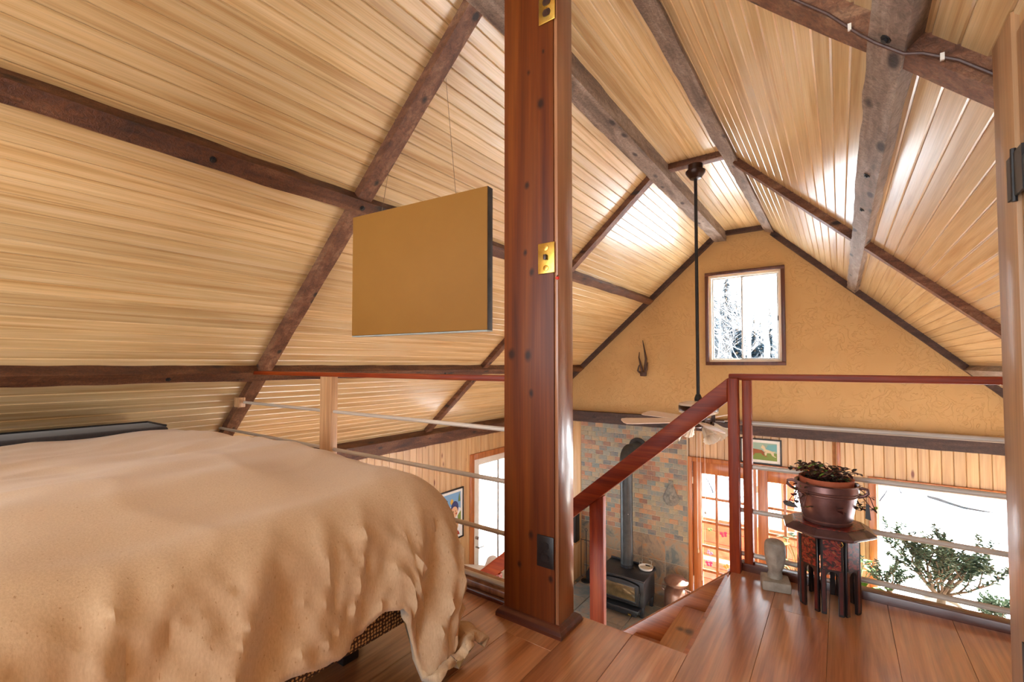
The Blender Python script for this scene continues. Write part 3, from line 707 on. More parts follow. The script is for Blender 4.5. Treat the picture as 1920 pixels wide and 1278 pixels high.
# ------------------------------------------------------------------ railings
def dowel(x0, x1, y, z, parent, r_=0.011, name='rail'):
    return M().tube([(x0, y, z), (x1, y, z)], r_, 10).build(name, 'dowel_wood', parent, smooth=True)
rr = thing('loft_railing', 'red-brown loft railing with four rods along the right edge above the picture window', 'railing')
M().box(-0.44, 1.0, 2.40, 2.455, 0.895, 0.925).build('handrail', 'rail_wood_x', rr, bevel=0.005)
M().box(-0.383, -0.345, 2.405, 2.45, 0.0, 0.895).build('post', 'rail_wood', rr, bevel=0.003)
for z in (0.69, 0.485, 0.275, 0.07): dowel(-0.40, 1.95-z, 2.428, z, rr)
M().box(-0.40, 1.9, 2.40, 2.455, -0.02, 0.035).build('kerb', 'kerb_wood', rr, bevel=0.004)
lr = thing('loft_railing', 'loft railing with light rods behind the bed running left from the column', 'railing')
M().box(-3.33, -1.08, 1.50, 1.555, 0.90, 0.925).build('handrail', 'rail_wood_x', lr, bevel=0.005)
M().box(-2.47, -2.36, 1.505, 1.55, 0.0, 0.90).build('post', 'pale_oak', lr, bevel=0.003)
for z in (0.70, 0.485, 0.27, 0.06): dowel(-3.50 if z > 0.6 else -3.9, -1.077, 1.528, z, lr, 0.010)
M().box(-3.54, -3.46, 1.49, 1.534, 0.665, 0.735).build('rail_bracket', 'pale_oak', lr, bevel=0.004)
M().box(-4.1, -1.08, 1.505, 1.60, 0.0, 0.045).build('kerb', 'post_wood_side', lr, bevel=0.004)
M().box(-4.1, -1.08, 1.485, 1.505, 0.0, 0.02).build('shoe_moulding', 'kerb_wood', lr, bevel=0.004)

# ------------------------------------------------------------------ staircase and stair rail
sc_ = thing('staircase', 'open wooden stairs descending left from the loft beside the column', 'stairs')
NR = 11; rise = -ZF/NR; run = 0.246; yA, yB_ = 1.64, 2.335
for i in range(1, NR):
    xn = XS-0.215-(i-1)*run; z = -i*rise
    M().box(xn, xn+run+0.02, yA, yB_, z-0.03, z).build('tread', 'tread_worn' if i == 1 else 'tread_wood', sc_, bevel=0.006)
    M().box(xn+run-0.002 if i > 1 else XS-0.02, xn+run+0.016 if i > 1 else XS-0.002, yA, yB_, z, z+rise-0.03 if i > 1 else -0.03).build('riser', 'stringer_wood', sc_)
sl = rise/run; xe = XS-NR*run
for ya, yb in ((2.335, 2.372), (1.622, 1.64)):
    top = 0.0 if ya > 2 else -0.05
    M().prism([(XS-0.005, top), (XS-0.005, -0.30), (xe+0.32, ZF), (xe, ZF), (xe, ZF+0.03)], ya, yb, 'y').build('stringer', 'stringer_wood', sc_, bevel=0.003)
# worn, scuffed runner remnant on the first step
sr = thing('stair_handrail', 'red-brown sloping handrail of the stairs with square newel posts', 'handrail')
hx0, hz0 = -0.437, 0.905
def hz(x): return hz0+ (x-hx0)*0.853
M().prism([(hx0, hz0), (hx0, hz0-0.11), (-3.05, hz(-3.05)-0.11), (-3.05, hz(-3.05))], 2.355, 2.395, 'y').build('handrail', 'rail_wood_x', sr, bevel=0.005)
M().box(-0.437, -0.392, 2.352, 2.398, -0.10, 0.905).build('newel_post', 'rail_wood', sr, bevel=0.003)
for xp in (-1.17, -1.90, -2.63):
    M().box(xp, xp+0.085, 2.372, 2.41, hz(xp)-0.105-1.05, hz(xp+0.04)-0.08).build('newel_post', 'rail_wood', sr, bevel=0.003)

# ------------------------------------------------------------------ bed
BX0, BX1, BY0, BY1 = -3.2, -1.18, -0.42, 1.08
bed = thing('bed', 'double bed under the left slope with dotted box spring', 'bed', (-2.15, 0.35, 0))
def loc(x, y): return x+2.15, y-0.35
x0, y0_ = loc(BX0, BY0); x1, y1_ = loc(BX1, BY1)
M().box(x0, x1-0.01, y0_+0.01, y1_-0.01, 0.325, 0.50).build('mattress', 'cream_fabric', bed, bevel=0.05, segs=3)
M().box(x0, x1+0.085, y0_, y1_, 0.175, 0.32).build('box_spring', 'dotted_ticking', bed, bevel=0.015)
M().box(x0+0.05, x1-0.06, y0_+0.05, y1_-0.06, 0.12, 0.174).build('bed_frame', 'black_plastic', bed, bevel=0.005)
for px in (x0+0.12, x1-0.16):
    for py in (y0_+0.12, y1_-0.16): M().box(px-0.03, px+0.03, py-0.03, py+0.03, 0, 0.12).build('leg', 'black_plastic', bed, bevel=0.004)

# comforter: a sheet laid over the rim of the bed and hanging down, folded at the corner
TOP = 0.614; RR = 0.15
def sm(a, b_, t):
    t = max(0.0, min(1.0, (t-a)/(b_-a))); return t*t*(3-2*t)
def comforter():
    st = 0.0165; D = 0.47
    P0, Q0 = -2.02, -1.75
    npx = int((D-P0)/st); nq = int((D-Q0)/st)
    vs = []; fs = []
    for i in range(npx+1):
        for j in range(nq+1):
            p = P0+(D-P0)*i/npx; q = Q0+(D-Q0)*j/nq
            # uneven hem along the foot
            fscale = 0.98 - 0.10*sm(-0.27, -0.20, q) + 0.60*sm(-0.15, -0.04, q) + 0.015*math.sin(q*31)
            pe = p*fscale if p > 0 else p
            qe = q*(1.0+0.12*sm(-0.3, 0.2, p)) if q > 0 else q
            ox, oy = max(pe, 0), max(qe, 0); r_ = math.hypot(ox, oy); th = math.atan2(oy, ox) if r_ > 1e-6 else 0
            rx, ry = min(p, 0), min(q, 0)
            corner = min(ox, oy)/max(r_, 1e-6)
            if r_ < RR*math.pi/2: out_ = RR*math.sin(r_/RR); drop = RR*(1-math.cos(r_/RR))
            else: out_ = RR; drop = RR+(r_-RR*math.pi/2)
            h = sm(0.04, 0.45, r_)
            # path coordinate along the rim for the folds
            s_ = q if ox > 0 and oy == 0 else (-p if ox == 0 and oy > 0 else 0)
            if ox > 0 and oy == 0: s_ = q
            elif oy > 0 and ox == 0: s_ = 0.45 - p
            else: s_ = th/(math.pi/2)*0.45
            fold = 0
            if r_ > 0:
                slant = s_ + 0.35*r_
                fold += 0.024*h*noise.noise((slant*6.5, r_*1.6, 3.1)) * 2
                rid = 1-abs(noise.noise((slant*9.0+1.7, r_*2.2, 8.2)))*2.4
                fold += 0.020*sm(0.02, 0.2, r_)*max(0, rid)**2
                rid = 1-abs(noise.noise(((s_-0.5*r_)*15.0+4.7, r_*3.0, 2.2)))*3
                fold += 0.011*sm(0.05, 0.25, r_)*max(0, rid)**2
                rid = 1-abs(noise.noise(((s_+0.15*r_)*21.0+9.7, r_*1.3, 6.2)))*3
                fold += 0.009*sm(0.08, 0.3, r_)*max(0, rid)**2
                fold += 0.009*h*noise.noise((slant*19, r_*3.5, 1.2))*2
                cs = sm(-0.12, 0.12, s_)*sm(0.75, 0.5, s_)
                fold += h*cs*(0.045*math.sin(s_*13+0.1+r_*1.0) - 0.005)
                out_ += fold + 0.035*h
            dx, dy = (math.cos(th), math.sin(th)) if r_ > 1e-6 else (0, 0)
            z = TOP-drop
            top_n = 0.016*noise.noise((p*2.1, q*2.1, 0.4))*2 + 0.006*noise.noise((p*6, q*4.5, 2.4))*2
            rid = 1-abs(noise.noise((p*3.1+q*1.2, q*3.6, 5.5)))*2.2
            top_n += 0.005*max(0, rid)**3
            z += top_n*(1-sm(0.0, 0.2, r_)) - 0.03*sm(-0.5, 0.0, p)*(1-h)*0.4
            z += -0.03*sm(-1.0, -1.95, p)
            if z < 0.03:
                ex = 0.03-z; out_ += ex*0.7; z = 0.04+0.055*sm(0, 0.07, ex)*(1-sm(0.10, 0.24, ex))+0.012*max(0, noise.noise((pe*9, qe*9, 7.0)))
            vs.append((BX1-0.05+rx+dx*out_, BY1-0.05+ry+dy*out_, z))
    for i in range(npx):
        for j in range(nq):
            a = i*(nq+1)+j; fs.append((a, a+nq+1, a+nq+2, a+1))
    o = M().add(vs, fs).build('comforter', ['linen', 'sage_lining'], smooth=True)
    for pg in o.data.polygons: pg.use_smooth = True
    if o.data.polygons[len(o.data.polygons)//3].normal.z < 0: o.data.flip_normals()
    s = o.modifiers.new('thick', 'SOLIDIFY'); s.thickness = 0.03; s.offset = -1; s.material_offset = 1; s.material_offset_rim = 0
    return tag(o, 'rumpled beige linen comforter draped over the bed and down to the floor', 'comforter')
comforter()
hb = thing('low_headboard', 'dark padded headboard box behind the bed under the slope', 'headboard', (-3.45, 0.3, 0))
M().box(-0.17, 0.20, -1.0, 0.72, 0, 0.605).build('padded_box', 'charcoal_vinyl', hb, bevel=0.03, segs=3)
m = M(); m.tube([(-0.10, 0.695, 0.608), (0.19, 0.70, 0.608)], 0.006, 8); m.tube([(-0.10, 0.695, 0.608), (-0.10, -0.9, 0.61)], 0.006, 8); m.build('piping', 'iron_black', hb)

# ------------------------------------------------------------------ hanging panel
hp = thing('hanging_panel', 'plain tan canvas panel with dark edges hung from strings beside the column', 'panel', (-1.64, 1.49, 1.113), R(5.5))
W2, HH, TH = 0.421, 0.628, 0.022
M().box(-W2, W2, -TH, -TH+0.004, 0.006, HH-0.002).build('canvas_face', 'panel_canvas', hp, bevel=0.0015)
M().box(-W2, W2, -TH+0.004, TH, 0.005, HH).build('core', 'panel_edge', hp, bevel=0.002)
M().box(-W2, W2, -TH+0.001, TH, 0.0, 0.0045).build('bottom_edge', 'panel_underside', hp)
cr, sr_ = math.cos(R(5.5)), math.sin(R(5.5))
for lx, top in ((0.235, (-1.624, 1.669, 2.444)), (-0.235, (-1.987, 1.619, 2.125))):
    dx, dy, dz = top[0]+1.64, top[1]-1.49, top[2]-1.113
    a = (dx*cr+dy*sr_, -dx*sr_+dy*cr, dz)
    M().tube([(lx, 0, HH), a], 0.0011, 6).build('string', 'twine', hp)

# ------------------------------------------------------------------ ceiling fan
fan = thing('ceiling_fan', 'white ceiling fan with pale blades and fluted glass lamps on a long black rod', 'ceiling fan', (-0.972, 4.02, 0.55))
z = lambda v: v-0.55
M().lathe([(0.02, z(2.545)),(0.045, z(2.55)),(0.062, z(2.575)),(0.08, z(2.60)),(0.08, z(2.615)),(0.06, z(2.625)),(0.06, z(2.668))], 20).build('canopy', 'fan_dark', fan, smooth=True)
M().tube([(0,0,z(0.70)),(0,0,z(2.55))], 0.014, 12).build('rod', 'iron_black', fan, smooth=True)
M().lathe([(0.022, z(0.655)),(0.03, z(0.67)),(0.03, z(0.69)),(0.018, z(0.72))], 16).build('rod_collar', 'iron_black', fan, smooth=True)
M().lathe([(0.10, z(0.632)),(0.155, z(0.628)),(0.15, z(0.645)),(0.09, z(0.66)),(0.03, z(0.665))], 32).build('motor_cap', 'fan_white', fan, smooth=True)
M().lathe([(0.152, z(0.583)),(0.157, z(0.59)),(0.157, z(0.622)),(0.152, z(0.629))], 32).build('motor_band', 'fan_dark', fan, smooth=True)
M().lathe([(0.04, z(0.545)),(0.11, z(0.55)),(0.155, z(0.57)),(0.155, z(0.583)),(0.1,z(0.585))], 32).build('motor_base', 'fan_white', fan, smooth=True)
blade_src = None; arm_src = None
for k in range(5):
    a = R(6+72*k)
    if blade_src is None:
        out_ = [(0.20,-0.045),(0.24,-0.055),(0.60,-0.068),(0.645,-0.06),(0.66,-0.03),(0.66,0.03),(0.645,0.06),(0.60,0.068),(0.24,0.055),(0.20,0.045)]
        m = M().prism(out_, -0.003, 0.003, 'z'); m.v = [(x_, y_*math.cos(R(13))+zz*math.sin(R(13)), -y_*math.sin(R(13))+zz) for x_, y_, zz in m.v]
        blade_src = m.build('blade', 'blade_under', fan, loc=(0,0,z(0.505)), rot=(0,0,a))
        m = M(); m.prism([(0.10,-0.014),(0.26,-0.03),(0.30,0),(0.26,0.03),(0.10,0.014)], -0.009, -0.004, 'z'); m.box(0.10,0.13,-0.012,0.012,-0.009,0.05)
        arm_src = m.build('blade_iron', 'fan_dark', fan, bevel=0.001, loc=(0,0,z(0.505)), rot=(0,0,a))
    else:
        link_copy(blade_src, fan, None, (0,0,a)); link_copy(arm_src, fan, None, (0,0,a))
M().lathe([(0.02, z(0.44)),(0.05, z(0.45)),(0.06, z(0.48)),(0.045, z(0.51)),(0.04, z(0.548))], 20).build('light_hub', 'fan_dark', fan, smooth=True)
sh = None
for k in range(4):
    a = R(40+90*k)
    if sh is None:
        m = M(); prof = [(0.022,0.0),(0.032,0.012),(0.036,0.03),(0.040,0.06),(0.046,0.09),(0.056,0.115),(0.066,0.128)]
        m.lathe(prof+[(p_[0]-0.003, p_[1]) for p_ in reversed(prof)], 48, flute=0.05, fl_n=12, capb=False, capt=False)
        sh = m.build('glass_shade', 'frosted_shade', fan, smooth=True)
        ar = M().tube([(0.03,0,z(0.475)),(0.075,0,z(0.485)),(0.105,0,z(0.465))], 0.009, 10).tube([(0.10,0,z(0.47)),(0.125,0,z(0.452))], 0.026, 12).build('lamp_arm', 'fan_dark', fan, smooth=True)
        o, o2 = sh, ar
    else: o, o2 = link_copy(sh, fan), link_copy(ar, fan)
    o.location = (0.115*math.cos(a), 0.115*math.sin(a), z(0.46)); o.rotation_euler = (0, R(128), a)
    o2.rotation_euler = (0,0,a)
for dx, dy, ln in ((0.03, 0.0, 0.16), (-0.03, 0.02, 0.2)):
    M().tube([(dx,dy,z(0.45)),(dx,dy,z(0.45)-ln)], 0.0012, 6).build('pull_chain', 'brass', fan)

# cords with wooden pulls hanging in front of the garden door
for i, (u_, z_b, lab) in enumerate(((-1.60, -1.53, 'short white blind cord with wooden pull at the door hinge side'), (-1.555, -1.88, 'middle white blind cord with long wooden pull by the garden door'), (-1.50, -1.02, 'rightmost white blind cord with a round bead by the garden door'))):
    t = thing('blind_cord', lab, 'cord', (u_*0.985, 6.42, z_b))
    M().tube([(0,0,0.05),(0,0,0.06-z_b)], 0.0022, 6).build('cord', 'white_paint', t)
    if i < 2: M().lathe([(0.003,0.055),(0.007,0.04),(0.013,0.012),(0.011,0.0),(0.002,-0.006)], 12).build('wooden_pull', 'pale_oak', t, smooth=True)
    else: M().lathe([(0.001,0.055),(0.014,0.045),(0.018,0.032),(0.014,0.018),(0.001,0.008)], 12).build('bead', 'porcelain', t, smooth=True)

# ------------------------------------------------------------------ hearth, stove, tools
he = M().box(-3.55, -1.55, 5.05, 6.478, ZF, -2.262).build('trim_7', 'grout'); tag(he, 'raised slate tiled hearth under the wood stove', 'hearth', kind='structure')
hs = None
for i in range(6):
    for j in range(4):
        if hs is None: hs = M().box(0.004, 0.329, 0.004, 0.352, -2.264, -2.25).build('tile', 'slate_floor', he, bevel=0.003, segs=1); o = hs
        else: o = link_copy(hs, he)
        o.location = (-3.55+i*0.3333, 5.055+j*0.355, 0)
sv = thing('wood_stove', 'black cast iron wood stove with glass door on the slate hearth', 'stove', (-2.37, 5.93, -2.25))
sx = 0.305
m = M().box(-sx, sx, -0.22, 0.2, 0.14, 0.46); m.build('body', 'stove_black', sv, bevel=0.008)
M().box(-sx-0.015, sx+0.015, -0.25, 0.22, 0.46, 0.485).build('top_plate', 'stove_black', sv, bevel=0.006)
M().box(-sx-0.01, sx+0.01, 0.195, 0.215, 0.485, 0.51).build('back_lip', 'stove_black', sv, bevel=0.003)
arch = [(-0.255,0.165),(0.255,0.165),(0.255,0.40)]+[(0.255*math.cos(a*math.pi/10), 0.40+0.045*math.sin(a*math.pi/10)) for a in range(1,10)]+[(-0.255,0.40)]
dr = M().prism(arch, -0.262, -0.222, 'y').build('door', 'iron_black', sv, bevel=0.008)
M().box(-0.205, 0.205, -0.2665, -0.26, 0.21, 0.385).build('door_glass', 'fire_glass', dr, bevel=0.002)
M().box(-0.222, 0.222, -0.268, -0.258, 0.195, 0.21).box(-0.222, 0.222, -0.268, -0.258, 0.385, 0.40).box(-0.222, -0.205, -0.268, -0.258, 0.21, 0.385).box(0.205, 0.222, -0.268, -0.258, 0.21, 0.385).build('glass_trim', 'pipe_black', dr, bevel=0.003)
M().tube([(0.262,-0.265,0.25),(0.27,-0.30,0.26),(0.27,-0.30,0.34)], 0.008, 8).build('door_handle', 'iron_black', dr)
M().box(-0.27, 0.27, -0.33, -0.2, 0.09, 0.13).build('ash_lip', 'stove_black', sv, bevel=0.006)
M().box(-0.22, 0.22, -0.29, -0.18, 0.03, 0.09).build('ash_drawer', 'stove_black', sv, bevel=0.006)
M().box(0.13, 0.17, -0.31, -0.288, 0.045, 0.06).build('draft_knob', 'brass', sv)
for px, py in ((-0.27,-0.18),(0.27,-0.18),(-0.27,0.17),(0.27,0.17)):
    M().prism([(px-0.03,0.15),(px+0.03,0.15),(px+0.02,0),(px-0.02,0)], py-0.025, py+0.025, 'y').build('leg', 'stove_black', sv, bevel=0.004)
fp = thing('stove_pipe', 'grey-black stove pipe rising from the stove and elbowing into the slate wall', 'stove pipe', (-2.40, 6.0, -1.765))
pr = 0.083
M().tube([(0,0,0),(0,0,1.40)], pr, 24).build('pipe', 'pipe_black', fp, smooth=True)
m = M(); m.lathe([(pr+0.006,0),(pr+0.006,0.03),(pr,0.035)], 24); m.build('collar', 'stove_black', fp, smooth=True)
el = [(0,0.14*(1-math.cos(a)) ,1.40+0.14*math.sin(a)) for a in [R(i*11.25) for i in range(9)]]
el = [(0, y_, z_) for _, y_, z_ in el]
M().tube(el, pr+0.006, 24).build('elbow', 'pipe_black', fp, smooth=True)
M().tube([(0,0.14,1.54),(0,0.46,1.54)], pr, 24).build('wall_pipe', 'pipe_black', fp, smooth=True)
M().tube([(0,0.43,1.54),(0,0.462,1.54)], pr+0.05, 28).build('wall_collar', 'iron_black', fp, bevel=0.006)
M().tube([(0.05,-pr*0.82,0.72),(0.05,-pr*0.82-0.006,0.72)], 0.006, 8).build('rivet', 'aluminium', fp)
kt = thing('stove_trivet', 'shallow white enamel dish with wire handle on top of the stove', 'dish', (-2.155, 6.05, -1.765))
M().lathe([(0.06,0),(0.085,0.006),(0.095,0.03),(0.097,0.036),(0.09,0.036),(0.08,0.012),(0.001,0.010)], 24).build('dish', 'porcelain', kt, smooth=True)
M().tube([(-0.09,0,0.035),(-0.085,0,0.09),(-0.055,0,0.075),(-0.045,0,0.12)], 0.0035, 6).build('handle', 'aluminium', kt); M().tube([(0.06,0.03,0.035),(0.07,0.03,0.11),(0.03,0.03,0.11)], 0.0035, 6).build('handle', 'aluminium', kt)
mc = thing('milk_can', 'old copper milk can with lid right of the stove', 'milk can', (-1.81, 6.22, -2.25))
M().lathe([(0.13,0),(0.15,0.01),(0.155,0.03),(0.15,0.22),(0.12,0.27),(0.085,0.295),(0.085,0.33)], 28).build('body', 'copper_can', mc, smooth=True)
M().lathe([(0.10,0.325),(0.145,0.335),(0.155,0.36),(0.14,0.372),(0.12,0.38),(0.10,0.41),(0.05,0.425),(0.001,0.43)], 28).build('lid', 'copper_can', mc, smooth=True)
for s in (-1,1): M().tube([(s*0.15,0,0.2),(s*0.185,0,0.22),(s*0.18,0,0.27),(s*0.115,0,0.275)], 0.009, 8).build('handle', 'copper_can', mc, smooth=True)
ft = thing('fireplace_tools', 'black wrought iron fireplace tool stand left of the stove', 'fire tools', (-3.12, 6.22, -2.25))
M().lathe([(0.08,0),(0.08,0.012),(0.02,0.025),(0.012,0.03)], 16).build('base', 'iron_black', ft, smooth=True)
M().tube([(0,0,0.02),(0,0,0.72)], 0.007, 8).tube([(0,0,0.72),(0.02,0,0.75),(0,0,0.78),(-0.02,0,0.75),(0,0,0.72)], 0.005, 6).build('stand', 'iron_black', ft)
M().tube([(-0.08,0,0.60),(0.08,0,0.60)], 0.005, 6).build('hanger', 'iron_black', ft)
M().tube([(0.07,-0.03,0.62),(0.07,-0.03,0.22)], 0.005, 6).prism([(0.03,0.05),(0.11,0.05),(0.115,0.16),(0.07,0.24),(0.025,0.16)], -0.04, -0.032, 'y').build('shovel', 'iron_black', ft)
M().tube([(-0.07,-0.03,0.62),(-0.07,-0.03,0.08)], 0.005, 6).tube([(-0.07,-0.03,0.08),(-0.045,-0.03,0.06)], 0.004, 6).build('poker', 'iron_black', ft)
cb = thing('pine_cabinet', 'small pine cabinet at the left edge of the tile wall below the speaker', 'cabinet', (-3.42, 6.25, ZF))
M().box(-0.16, 0.15, -0.2, 0.2, 0.0, 0.58).build('carcass', 'pine_board', cb, bevel=0.004)
M().box(-0.14, 0.13, -0.215, -0.2, 0.03, 0.55).build('cabinet_door', 'door_fir', cb, bevel=0.004)
M().box(-0.17, 0.16, -0.225, 0.2, 0.58, 0.604).build('top', 'pine_board', cb, bevel=0.004)
sp = thing('loudspeaker', 'slim black loudspeaker standing on the pine cabinet beside the tile wall', 'speaker', (-3.34, 6.27, ZF+0.604))
M().box(-0.11, 0.05, -0.07, 0.07, 0.0, 0.44).build('cabinet', 'black_plastic', sp, bevel=0.004)
M().box(-0.10, 0.04, -0.078, -0.07, 0.015, 0.425).build('grille', 'charcoal_vinyl', sp, bevel=0.003)

# face plaque on the tile wall
def mask():
    t = thing('face_plaque', 'grey stone face plaque with pointed crown on the tile wall', 'plaque', (-1.94, 6.466, -0.83))
    m = M(); N = 22; K = 20; vs = []; fs = []
    for i in range(N+1):
        v = -1+2*i/N; zz = v*0.165
        hw = 0.112*math.sqrt(max(0.0, 1-((v+0.32)/0.68)**2)) if v < -0.32 else 0.112*(1-((v+0.32)/1.32))**0.75
        for j in range(K+1):
            u_ = -1+2*j/K; x_ = u_*hw
            d = 0.034*math.sqrt(max(0, 1-u_*u_))*min(1, hw/0.05)
            g = lambda cx_, cz_, sx_, sz_, a_: a_*math.exp(-((x_-cx_)/sx_)**2-((zz-cz_)/sz_)**2)
            d += g(0,-0.045,0.012,0.035,0.022)+g(0,-0.105,0.03,0.010,0.010)-g(0,-0.088,0.03,0.006,0.007)
            d += g(-0.042,-0.01,0.026,0.007,0.012)+g(0.042,-0.01,0.026,0.007,0.012)-g(-0.04,-0.028,0.022,0.010,0.008)-g(0.04,-0.028,0.022,0.010,0.008)
            d += g(0,0.07,0.02,0.02,0.008)
            vs.append((x_, -d, zz))
    for i in range(N):
        for j in range(K): a = i*(K+1)+j; fs.append((a, a+1, a+K+2, a+K+1))
    m.add(vs, fs).build('face', 'mask_stone', t, smooth=True)
    M().box(-0.03, 0.03, -0.012, 0, 0.12, 0.19).build('hanger_tab', 'mask_stone', t, bevel=0.004)
mask()
om = thing('iron_ornament', 'small dark iron ornament on the tile wall left of the stove pipe', 'ornament', (-2.86, 6.466, -0.80))
m = M()
for k in range(3):
    a0 = k*2.1; m.tube([(0.03*math.cos(a0+t)*(1-t/7), -0.015, 0.05*k-0.05+0.045*math.sin(a0+t)) for t in [i*0.5 for i in range(9)]], 0.007, 6)
m.tube([(0,-0.01,-0.12),(0,-0.012,0.1)], 0.008, 6); m.build('scroll', 'iron_black', om)

# horn ornament on the stucco
hn = thing('antler_ornament', 'dark carved horn ornament hanging on the stucco wall left of the window', 'ornament', (-2.32, 6.47, 0.93))
def curve(pts, r0, r1, name):
    N = 12; P_ = [Vector(p_) for p_ in pts]; res = []
    for i in range(N+1):
        t = i/N*(len(P_)-1); k = min(int(t), len(P_)-2); f_ = t-k; res.append(P_[k].lerp(P_[k+1], f_))
    M().tube(res, [r0+(r1-r0)*i/N for i in range(N+1)], 8).build(name, 'horn', hn, smooth=True)
curve([(0.03,0,-0.05),(0.05,-0.02,0.12),(0.03,-0.02,0.24),(0.0,-0.01,0.39)], 0.024, 0.006, 'horn')
curve([(-0.01,0,-0.08),(-0.03,-0.03,0.05),(-0.055,-0.02,0.14),(-0.05,-0.01,0.22)], 0.02, 0.005, 'horn')
curve([(-0.02,0,-0.1),(-0.07,-0.03,-0.05),(-0.05,-0.03,0.02),(-0.02,-0.03,0.06)], 0.016, 0.006, 'horn')
curve([(0.02,0,-0.1),(0.065,-0.03,-0.03),(0.075,-0.02,0.07)], 0.018, 0.006, 'horn')
M().box(-0.04, 0.05, -0.03, 0.025, -0.13, -0.06).build('block', 'horn', hn, bevel=0.012)

# framed pictures
def framed(name, label, loc_, rz, w_, h_, shapes, fr_=0.02, mt=0.045):
    t = thing(name, label, 'picture', loc_, rz)
    m = M(); m.box(-w_/2, w_/2, -0.02, 0, h_/2-fr_, h_/2); m.box(-w_/2, w_/2, -0.02, 0, -h_/2, -h_/2+fr_); m.box(-w_/2, -w_/2+fr_, -0.02, 0, -h_/2+fr_, h_/2-fr_); m.box(w_/2-fr_, w_/2, -0.02, 0, -h_/2+fr_, h_/2-fr_)
    m.build('frame', 'frame_black', t, bevel=0.002)
    M().box(-w_/2+fr_, w_/2-fr_, -0.008, 0, -h_/2+fr_, h_/2-fr_).build('mat', 'mat_board', t)
    aw, ah = w_/2-fr_-mt, h_/2-fr_-mt; m = M(); names = []; lay = 0.0082
    for mat_, pts in shapes:
        if mat_ not in names: names.append(mat_)
        lay += 0.0003
        m.prism([(p_[0]*aw, p_[1]*ah) for p_ in pts], -lay-0.0003, -lay, 'y', names.index(mat_))
    m.build('print', names, t)
    return t
def ell(cx_, cy_, rx, ry, n_=14): return [(cx_+rx*math.cos(2*math.pi*i/n_), cy_+ry*math.sin(2*math.pi*i/n_)) for i in range(n_)]
horse_b = [(-0.98,0.45),(-0.86,0.78),(-0.74,0.62),(-0.62,0.30),(-0.2,0.22),(0.08,0.16),(0.2,-0.02),(0.34,0.02),(0.2,-0.14),(0.22,-0.36),(0.42,-0.55),(0.36,-0.6),(0.12,-0.42),(0.02,-0.2),(-0.35,-0.26),(-0.42,-0.5),(-0.62,-0.66),(-0.66,-0.6),(-0.5,-0.44),(-0.56,-0.2),(-0.72,-0.28),(-0.9,-0.56),(-0.96,-0.5),(-0.82,-0.12),(-0.82,0.2),(-0.92,0.3)]
horse_w = [(0.02,0.48),(0.12,0.78),(0.24,0.62),(0.32,0.3),(0.6,0.16),(0.74,0.06),(0.94,0.12),(0.8,-0.06),(0.82,-0.4),(0.96,-0.52),(0.9,-0.58),(0.7,-0.4),(0.62,-0.14),(0.4,-0.12),(0.36,-0.4),(0.24,-0.5),(0.26,-0.3),(0.22,0.02),(0.16,0.3),(0.06,0.38)]
framed('framed_picture', 'black framed picture of running brown and white horses above the garden doors', (-0.83, 6.5, -0.12), 0, 0.46, 0.315,
       [('paint_sky', [(-1,-0.2),(1,-0.2),(1,1),(-1,1)]), ('paint_teal', [(0.3,0.2),(1,0.1),(1,0.9),(0.45,0.8)]), ('paint_green', [(-1,-1),(1,-1),(1,-0.1),(-1,-0.25)]), ('paint_cream', horse_w), ('paint_brown', horse_b)], 0.016, 0.035)
kid = [('paint_blue', [(-1,-1),(1,-1),(1,1),(-1,1)]), ('paint_snow', [(-1,-1),(1,-1),(1,0.2),(0.3,0.45),(-0.3,0.3),(-1,0.4)]), ('paint_red', [(-1,0.2),(-0.25,0.25),(-0.2,0.7),(-0.5,0.95),(-1,0.8)]), ('paint_dark', [(-1,0.8),(-0.5,0.98),(-0.15,0.7),(-0.22,0.66),(-0.52,0.88),(-1,0.7)]),
       ('paint_yellow', ell(0.2,0.62,0.13,0.13)), ('paint_navy', ell(0.45,0.28,0.34,0.34)), ('paint_skin', ell(0.42,0.10,0.30,0.27)), ('paint_red', ell(0.26,0.02,0.07,0.05)), ('paint_red', ell(0.58,0.02,0.07,0.05)), ('paint_dark', ell(0.34,0.14,0.03,0.03)), ('paint_dark', ell(0.52,0.14,0.03,0.03)),
       ('paint_green', [(0.7,-0.1),(1,0.1),(1,-0.5),(0.75,-0.45)]), ('paint_yellow', ell(0.4,-0.5,0.36,0.34)), ('paint_skin', ell(0.42,-0.52,0.28,0.26)), ('paint_dark', ell(0.33,-0.48,0.03,0.03)), ('paint_dark', ell(0.5,-0.48,0.03,0.03)), ('paint_red', [(0.0,-1),(0.9,-1),(0.75,-0.8),(0.15,-0.8)]),
       ('paint_navy', [(-0.9,-1),(-0.2,-1),(-0.3,-0.5),(-0.75,-0.5)]), ('paint_skin', ell(-0.5,-0.25,0.25,0.24)), ('paint_red', ell(-0.5,0.0,0.22,0.13)), ('paint_green', [(0.75,0.55),(0.95,0.55),(0.85,0.98)])]
framed('framed_picture', 'framed print of children in a snowy village on the left pine wall', (XL, 4.41, -1.02), R(90), 0.54, 0.67, kid, 0.018, 0.035)

